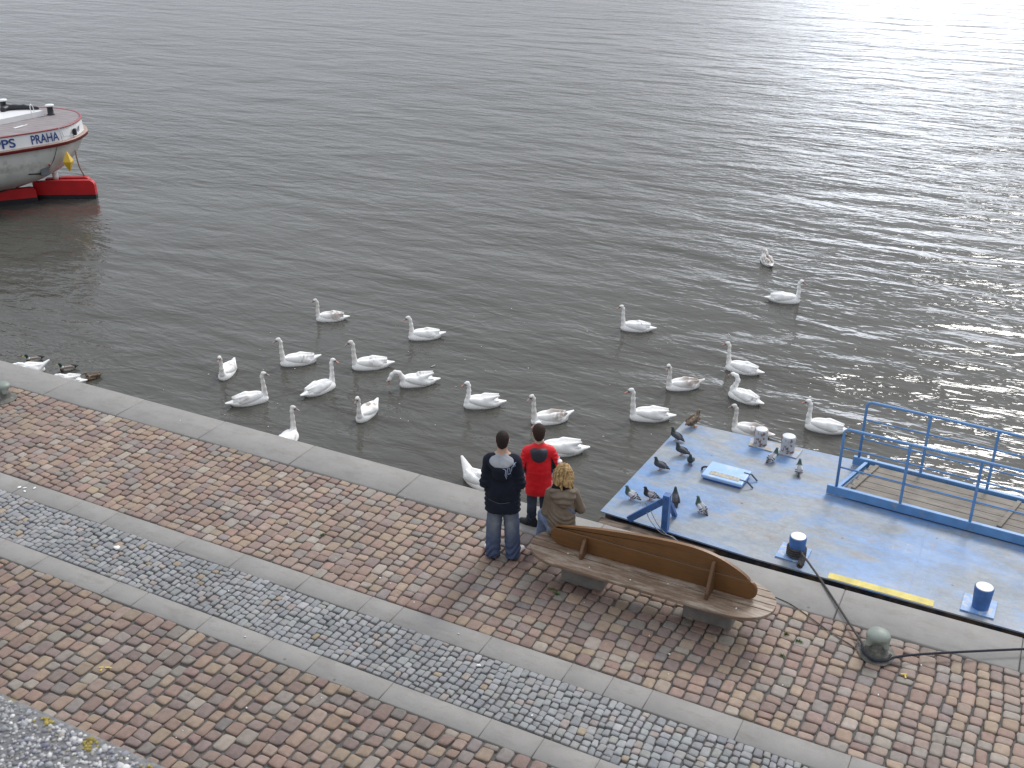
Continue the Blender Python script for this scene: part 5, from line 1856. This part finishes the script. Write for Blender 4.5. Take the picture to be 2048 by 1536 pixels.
# ---- boy in the red parka
def build_boy():
    t = person_root('boy in bright red jacket with grey hood standing on the quay edge', (-5.05, 10.55, 0.014), R(27), 1.0)
    hc = (0, .02, 1.318)
    hp, hq, hr = head_prims(hc, 0.97, R(0), R(-10))
    arms = {-1: ((-.138, -.01, 1.075), (-.192, -.015, .875), (-.130, .150, .83)), 1: ((.138, -.01, 1.075), (.232, -.005, .885), (.185, .165, .81))}
    B = hp + [cone((0, -.015, 1.11), (0, .0, 1.25), .050, .048, SKIN, .03),
              cone((-.10, -.01, 1.09), (.10, -.01, 1.09), .05, .05, SKIN, .05),
              cone((0, 0, .74), (0, -.01, 1.06), .11, .115, SKIN, .05, (1, 1.45, 1)), ell((0, 0, .70), (.11, .08, .09), SKIN, .05)]
    for s in (-1, 1):
        a, b, c = arms[s]
        B += [cone(a, b, .04, .034, SKIN, .03), cone(b, c, .034, .024, SKIN, .02)]
        B += [cone((s * .07, 0, .70), (s * .078, .012, .39), .06, .044, SKIN, .03), cone((s * .078, .012, .39), (s * .08, -.005, .07), .044, .032, SKIN, .03)]
    hands = [blob(hand_prims(arms[s][2], (-s * .5, .8, -.1), (-s * .5, -.3, -.5), (0, .2, 1), .82, .7), .0045, .01) for s in (-1, 1)]
    put('body', join([blob(B, .008, .03)] + hands), M_SKIN, t)
    HC = (0.040, 0.026, 0.021)
    H = [ell(hq(0, -.010, .022), (.081, .098, .096), HC, .03, hr), ell(hq(0, -.055, -.040), (.060, .045, .060), HC, .03, hr)]
    def cut(X):
        y, z = X[:, 1] - hc[1], X[:, 2] - hc[2]
        face = np.minimum(y - (.035 - .35 * np.clip(z - .03, 0, .1)), .055 - z)
        ear = np.minimum(y + .030, -.004 - z)
        return np.maximum(np.maximum(face, ear), (-.085 + .3 * np.abs(X[:, 0])) - z)
    put('hair', blob(H, .006, .02, cut=cut, disp=lambda X: .002 * wavy(X, 200, 6)), M_HAIR, t)
    RED, BLK = (0.68, 0.012, 0.020), (0.016, 0.016, 0.02)
    J = [cone((0, 0, .56), (0, 0, .84), .183, .172, RED, .05, (1, 1.42, 1)),
         cone((0, 0, .84), (0, -.015, 1.04), .166, .148, RED, .05, (1, 1.42, 1)),
         cone((-.100, -.012, 1.075), (.100, -.012, 1.075), .066, .066, RED, .05),
         cone((0, -.012, 1.09), (0, -.004, 1.165), .080, .064, RED, .03)]
    for s in (-1, 1):
        a, b, c = arms[s]
        J += [cone(a, b, .064, .060, RED, .035), cone(b, c, .060, .046, RED, .03)]
    def cf(V, C):
        ax = np.abs(V[:, 0])
        z = V[:, 2]
        # dark inner sleeve: below and inside the arm axis
        t_ = np.clip((1.085 - z) / .21, 0, 1.3)
        axis = .138 + np.where(V[:, 0] > 0, .094, .054) * t_
        m = (ax < axis - .012) & (ax > .152) & (z < 1.02) & (z > .80)
        C[m] = BLK
        m2 = (z < .86) & (ax > .150) & (np.abs(V[:, 1] - .0) < .07) & (z > .76) & (ax < axis)
        C[m2] = BLK
        m3 = (z < .78) & (ax > .1655) & (V[:, 1] > -.075) & (V[:, 1] < -.035)
        C[m3] = (0.75, 0.74, 0.74)
        m4 = (ax > .235) & (z > .93) & (z < .99) & (V[:, 0] > 0)
        C[m4] = (0.75, 0.73, 0.73)
        m5 = (z > 1.195)
        C[m5] = BLK
        return C
    def dj(X):
        z = X[:, 2]
        return .0045 * wavy(X * np.array([.6, .6, 1.4]), 30, 52) + .003 * wavy(X, 70, 53) + .005 * np.sin(z * 120 + 25 * X[:, 1]) * (np.abs(X[:, 0]) > .185) + .004 * np.exp(-((z - .835) / .012) ** 2) * (np.abs(X[:, 0]) < .15)
    jb = blob(J, .009, .035, disp=dj, cut=lambda X: (.468 + .008 * np.cos(X[:, 0] * 14)) - X[:, 2], colfn=cf)
    put('jacket', jb, M_SHELL, t)
    GH = (0.040, 0.043, 0.055)
    Hd = [ell((0, -.110, 1.052), (.096, .044, .096), GH, .03, Matrix.Rotation(R(10), 4, 'X')),
          cone((-.072, -.082, 1.112), (.072, -.082, 1.112), .034, .034, GH, .05),
          dict(cone((0, -.172, 1.16), (0, -.166, 1.03), .026, .010, GH, .04), op='sub'),
          dict(cone((-.06, -.165, 1.14), (-.02, -.168, 1.00), .016, .008, GH, .04), op='sub')]
    put('hood', blob(Hd, .008, .03, disp=lambda X: .004 * wavy(X, 45, 55)), M_SHELL, t)
    D, Fd = (0.030, 0.037, 0.055), (0.075, 0.090, 0.120)
    P = [ell((0, 0, .62), (.135, .10, .12), D, .05)]
    for s in (-1, 1):
        P += [cone((s * .070, 0, .60), (s * .080, .012, .36), .078, .063, D, .02), cone((s * .080, .012, .36), (s * .083, -.002, .065), .063, .060, D, .015)]
    def cf2(V, C):
        f = np.clip(wavy(V, 22, 61) + .35, 0, .8) * (V[:, 2] > .22)
        return C * (1 - f[:, None]) + np.array(Fd) * f[:, None]
    put('jeans', blob(P, .009, .02, disp=lambda X: .008 * np.sin(X[:, 2] * 80 + X[:, 0] * 30) * np.clip((.22 - X[:, 2]) * 8, 0, 1) + .004 * wavy(X, 30, 62), cut=lambda X: .03 - X[:, 2], colfn=cf2), M_DENIM, t)
    for s in (-1, 1):
        shoe(t, s * .088, -.01, R(62) if s < 0 else -R(12), .92, (0.014, 0.014, 0.018), (0.02, 0.02, 0.024), (0.02, 0.02, 0.024))

build_boy()

# ---- woman seated at the end of the bench
def build_woman():
    t = person_root('woman with curly blonde hair in brown hooded jacket sitting on the bench', (-4.445, 9.925, 0.0), R(20))
    hc = (.0, .150, 1.165)
    hp, hq, hr = head_prims(hc, .93, R(8), R(-12))
    sh = {-1: (-.138, .06, .945), 1: (.142, .065, .955)}
    el = {-1: (-.188, .05, .685), 1: (.222, .085, .735)}
    wr = {-1: (-.135, .25, .60), 1: (.150, .270, .80)}
    hip = {-1: (-.085, .0, .505), 1: (.085, .02, .505)}
    kn = {-1: (-.232, .285, .495), 1: (.07, .430, .50)}
    an = {-1: (-.275, .310, .09), 1: (.08, .400, .09)}
    B = hp + [cone((0, .075, .96), (0, .125, 1.09), .048, .046, SKIN, .03), cone((-.10, .06, .945), (.10, .06, .945), .05, .05, SKIN, .05),
              cone((0, .0, .56), (0, .05, .92), .115, .115, SKIN, .05, (1, 1.4, 1))]
    for s in (-1, 1):
        B += [cone(sh[s], el[s], .04, .034, SKIN, .03), cone(el[s], wr[s], .034, .024, SKIN, .02),
              cone(hip[s], kn[s], .065, .05, SKIN, .03), cone(kn[s], an[s], .048, .032, SKIN, .03)]
    hands = [blob(hand_prims(wr[s], (-s * .4, .85, -.2), (-s * .4, -.2, -.6), (-s * .3, .2, 1), .88, .7), .0045, .01) for s in (-1, 1)]
    put('body', join([blob(B, .0085, .03)] + hands), M_SKIN, t)
    # curly shoulder-length hair
    Hc, Hd = np.array((0.44, 0.29, 0.135)), np.array((0.135, 0.080, 0.035))
    H = [ell(hq(0, -.018, .03), (.098, .112, .102), tuple(Hc), .05, hr), ell(hq(-.035, -.050, -.07), (.085, .075, .105), tuple(Hc), .05, hr),
         ell(hq(.040, -.050, -.065), (.082, .075, .100), tuple(Hc), .05, hr), ell(hq(-.078, -.02, -.055), (.040, .055, .09), tuple(Hc), .05, hr), ell(hq(.080, -.02, -.055), (.040, .055, .085), tuple(Hc), .05, hr)]
    g = np.random.default_rng(5)
    for i in range(46):
        a = g.uniform(PI * .95, PI * 2.05)
        z = g.uniform(-.14, .06)
        rr = .092 + .02 * (z < -.02)
        c = hq(rr * math.cos(a) * 1.05, -.03 + rr * math.sin(a) * 1.02, z)
        c2 = hq(rr * math.cos(a + .12) * 1.1, -.03 + rr * math.sin(a + .12) * 1.06, z - .045)
        H.append(cone(c, c2, .015, .011, tuple(Hc), .010))
    def cut(X):
        y, z = X[:, 1] - hc[1], X[:, 2] - hc[2]
        return np.minimum(np.minimum(y - .035, .062 - z), .062 - np.abs(X[:, 0] - hc[0]) + .02)
    def cf(V, C):
        n = wavy(V * np.array([1.5, 1.5, .5]), 110, 71, 6) + .6 * wavy(V * np.array([1.6, 1.6, .6]), 220, 72)
        top = np.exp(-((V[:, 0] - .012) / .016) ** 2) * np.clip((V[:, 2] - hc[2] - .02) * 14, 0, 1) * (V[:, 1] < hc[1] + .02)
        m = np.clip(n * 1.1 + .28, 0, .9)
        m = np.maximum(m, .85 * top)
        return Hc * (1 - m[:, None]) + Hd * m[:, None]
    put('hair', blob(H, .0065, .012, cut=cut, disp=lambda X: .006 * wavy(X, 85, 73, 6) + .003 * wavy(X, 190, 74), colfn=cf), M_HAIR, t)
    # brown jacket
    BR = (0.175, 0.140, 0.106)
    J = [cone((0, 0, .50), (0, .01, .66), .168, .152, BR, .05, (1, 1.36, 1)), cone((0, .01, .66), (0, .05, .88), .150, .140, BR, .05, (1, 1.38, 1)),
         cone((-.115, .06, .945), (.115, .062, .95), .066, .066, BR, .05), cone((0, .065, .95), (0, .085, 1.01), .088, .078, BR, .04)]
    for s in (-1, 1):
        J += [cone(sh[s], el[s], .062, .055, BR, .035), cone(el[s], wr[s], .054, .046, BR, .03)]
    def dj(X):
        z = X[:, 2]
        band = np.clip((.78 - z) * 7, 0, 1) * (np.abs(X[:, 0]) < .17)
        return .0075 * np.sin(z * 105 + 7 * np.sin(X[:, 0] * 9 + 1) + 10 * X[:, 0]) * band + .005 * wavy(X, 34, 81) + .003 * wavy(X, 80, 82)
    jb = blob(J, .009, .035, disp=dj, cut=lambda X: (.432 + .012 * np.cos(X[:, 0] * 11)) - X[:, 2])
    jk = put('jacket', jb, M_CLOTH, t)
    Hh = [ell((.02, -.030, .930), (.135, .060, .080), BR, .04, Matrix.Rotation(R(12), 4, 'X')), cone((-.10, .0, .985), (.12, .0, .985), .045, .045, BR, .04),
          ell((.03, -.060, .885), (.085, .045, .055), BR, .04)]
    hd = blob(Hh, .008, .03, disp=lambda X: .0075 * np.sin(X[:, 2] * 88 + 20 * np.abs(X[:, 0] - .02) ) + .003 * wavy(X, 50, 84))
    put('hood', hd, M_CLOTH, t)
    put('scarf', blob([cone((-.07, .055, 1.02), (.05, .045, 1.02), .058, .05, (0.012, 0.012, 0.014), .03), cone((-.06, .12, 1.01), (.06, .12, 1.01), .05, .05, (0.012, 0.012, 0.014), .03)], .008, .02), M_CLOTH, t)
    # bag strap across the back
    V, F, _ = jb
    a = surf(V, F, dense([(.040, .862), (.120, .775), (.175, .690)], 8), .004)
    bm = bmesh.new()
    up = Vector((.6, 0, .8)).normalized()
    prev = None
    for p_ in a:
        q = [bm.verts.new(p_ + up * .019), bm.verts.new(p_ - up * .019), bm.verts.new(p_ - up * .019 + Vector((0, .006, 0))), bm.verts.new(p_ + up * .019 + Vector((0, .006, 0)))]
        if prev:
            for i in range(4):
                bm.faces.new((prev[i], prev[(i + 1) % 4], q[(i + 1) % 4], q[i]))
        prev = q
    link('bag_strap', bm_mesh('bag_strap', bm), simple('strap_blue_grey', (0.13, 0.165, 0.24), 0.8, 0.15, 30), jk)
    # faded jeans
    D = (0.185, 0.245, 0.37)
    P = [ell((0, .01, .515), (.165, .125, .085), D, .05)]
    for s in (-1, 1):
        P += [cone(hip[s], kn[s], .085, .074, D, .04), cone(kn[s], an[s], .070, .062, D, .03)]
    put('jeans', blob(P, .010, .03, disp=lambda X: .006 * wavy(X, 34, 91) + .003 * wavy(X, 70, 92), cut=lambda X: .05 - X[:, 2],
        colfn=lambda V, C: C * (1 - .45 * np.clip(wavy(V, 18, 93) + .2, 0, 1))[:, None]), M_DENIM, t)
    for s in (-1, 1):
        shoe(t, an[s][0], an[s][1] + .01, R(30) if s < 0 else 0, .92, (0.05, 0.035, 0.03), (0.03, 0.025, 0.02))

build_woman()

# ------------------------------------------------------------------ small things lying about
def build_small():
    pap = simple('white_paper', (0.78, 0.76, 0.73), 0.85, 0.05, 20)
    def scrap(x, y, z, r, seed, name, lab, cat, m=pap, group=None):
        g = np.random.default_rng(seed)
        P = [ell((g.uniform(-.5, .5) * r, g.uniform(-.5, .5) * r, r * .3), (r * g.uniform(.4, .8), r * g.uniform(.3, .6), r * .35)) for i in range(4)]
        V, F, _ = blob(P, r / 9, r * .1, disp=lambda X: .12 * r * wavy(X, 3.0 / r, seed))
        o = link(name, mesh_from(name, V, F), m)
        o.location = (x, y, z)
        return tag(o, lab, cat, group)
    scrap(-9.43, 7.71, 0.0, .048, 3, 'paper_scrap', 'crumpled white paper scrap on the grey sett strip at the left', 'litter')
    scrap(-4.42, 7.83, 0.0, .026, 5, 'paper_scrap', 'small white paper scrap on the grey sett strip near the middle', 'litter')
    # feathers afloat
    def feather(x, y, rz, lab):
        bm = bmesh.new()
        n = 10
        top, bot = [], []
        for i in range(n + 1):
            u = i / n
            w = .020 * math.sin(PI * min(1, u * .94 + .03)) ** .6
            z = .012 + .020 * u * u
            top.append((bm.verts.new((u * .13, w, z)), bm.verts.new((u * .13, 0, z + .006)), bm.verts.new((u * .13, -w, z))))
        for i in range(n):
            for k in range(2):
                bm.faces.new((top[i][k], top[i + 1][k], top[i + 1][k + 1], top[i][k + 1]))
        bmesh.ops.solidify(bm, geom=bm.faces[:], thickness=.002)
        o = link('feather', bm_mesh('feather', bm), simple('feather_white', (0.8, 0.79, 0.77), 0.8, 0.03), None, (x, y, WATER_Z), (0, 0, rz))
        tag(o, lab, 'feather', 'white feathers afloat')
    feather(-10.72, 17.2, 1.1, 'white feather floating just above the feeding swan')
    feather(-5.7, 21.6, 2.6, 'white feather floating right of centre between two far swans')
    # crumbs and down floating among the birds
    bm = bmesh.new()
    for k in range(60):
        x, y = random.uniform(-15, -3), random.uniform(12.5, 21)
        r = random.uniform(.006, .016)
        add_lathe(bm, [(r, 0.0), (r * .8, .007), (r * .3, .010)], (x, y, WATER_Z + .002), 7, Matrix.Rotation(k, 4, 'Z') @ Matrix.Diagonal((1.4, random.uniform(.4, .8), 1, 1)))
    o = link('floating_crumbs', bm_mesh('floating_crumbs', bm), pap)
    o['kind'] = 'stuff'
    # weeds in the joints
    gm = NT('weed_green')
    gv = gm.coord()
    wm = gm.out(gm.ramp(gm.noise(gv, 30, 2), [(.3, (0.055, 0.14, 0.025)), (.7, (0.11, 0.23, 0.045))]), 0.6)
    for i, (x, y, s) in enumerate(((-4.30, 9.39, .055), (-1.67, 9.83, .03), (-1.52, 9.77, .035), (-4.22, 9.34, .03), (-1.62, 9.45, .02), (-7.35, 9.1, .018))):
        bm = bmesh.new()
        for k in range(34):
            a = random.uniform(0, 6.28)
            r = random.uniform(0, s)
            c = Vector((r * math.cos(a) * 1.3, r * math.sin(a) * .6, -.004))
            d = Vector((random.gauss(0, .5), random.gauss(0, .5), 1)).normalized() * random.uniform(.018, .045)
            sd_ = d.cross(Vector((random.gauss(0, 1), random.gauss(0, 1), .3))).normalized() * .0035
            mid = c + d * .55
            v = [bm.verts.new(c - sd_), bm.verts.new(c + sd_), bm.verts.new(mid + sd_ * 1.3), bm.verts.new(c + d + Vector((d.x, d.y, -.004)) * .5), bm.verts.new(mid - sd_ * 1.3)]
            bm.faces.new(v)
        me = bpy.data.meshes.new('weed')
        bm.to_mesh(me)
        bm.free()
        o = link('weed', me, wm, None, (x, y, 0))
        o['kind'] = 'stuff'
    # specks: butts, crumbs and droppings on the paving
    bm = bmesh.new()
    spots = [(-7.9, 9.12), (-7.6, 9.5), (-6.9, 8.75), (-3.0, 9.12), (-2.7, 8.93), (-1.9, 9.2), (-5.6, 8.45), (-2.6, 8.62), (-1.5, 9.0), (-0.6, 9.3), (-.25, 9.55), (0.1, 9.0), (-.9, 8.7), (.25, 8.75), (-3.6, 9.9), (-11.62, 8.19), (-11.5, 8.25), (-11.55, 8.13), (-11.7, 8.17)]
    for k in range(46):
        spots.append((random.uniform(-14, .6), random.choice((random.uniform(8.4, 10.9), random.uniform(5.2, 8.3)))))
    for i, (x, y) in enumerate(spots):
        r = random.uniform(.006, .015) if i < 15 or i > 18 else .032
        M = Matrix.Rotation(random.uniform(0, 3), 4, 'Z') @ Matrix.Diagonal((1, random.uniform(.45, .9), 1, 1))
        add_lathe(bm, [(r, 0.001), (r * .8, .007), (r * .3, .009)], (x, y, 0.004), 8, M)
    o = link('litter', bm_mesh('litter', bm), pap)
    o['kind'] = 'stuff'
    # old yellow survey paint on one sett and by the bollard
    ym = simple('survey_yellow', (0.62, 0.45, 0.08), 0.7, 0.2, 30)
    bm = bmesh.new()
    for x, y, a, l in ((-7.93, 6.00, .5, .045), (-7.87, 6.03, .5, .05), (-7.83, 6.05, .9, .04), (-7.90, 5.97, 1.9, .03), (-.42, 9.74, .4, .06), (-.40, 9.71, 1.8, .05)):
        d = Vector((math.cos(a), math.sin(a), 0)) * l / 2
        add_beam(bm, Vector((x, y, .010)) - d, Vector((x, y, .010)) + d, .016, .004)
    o = structure(link('paint_marking', bm_mesh('paint_marking', bm), ym, smooth=False))

build_small()
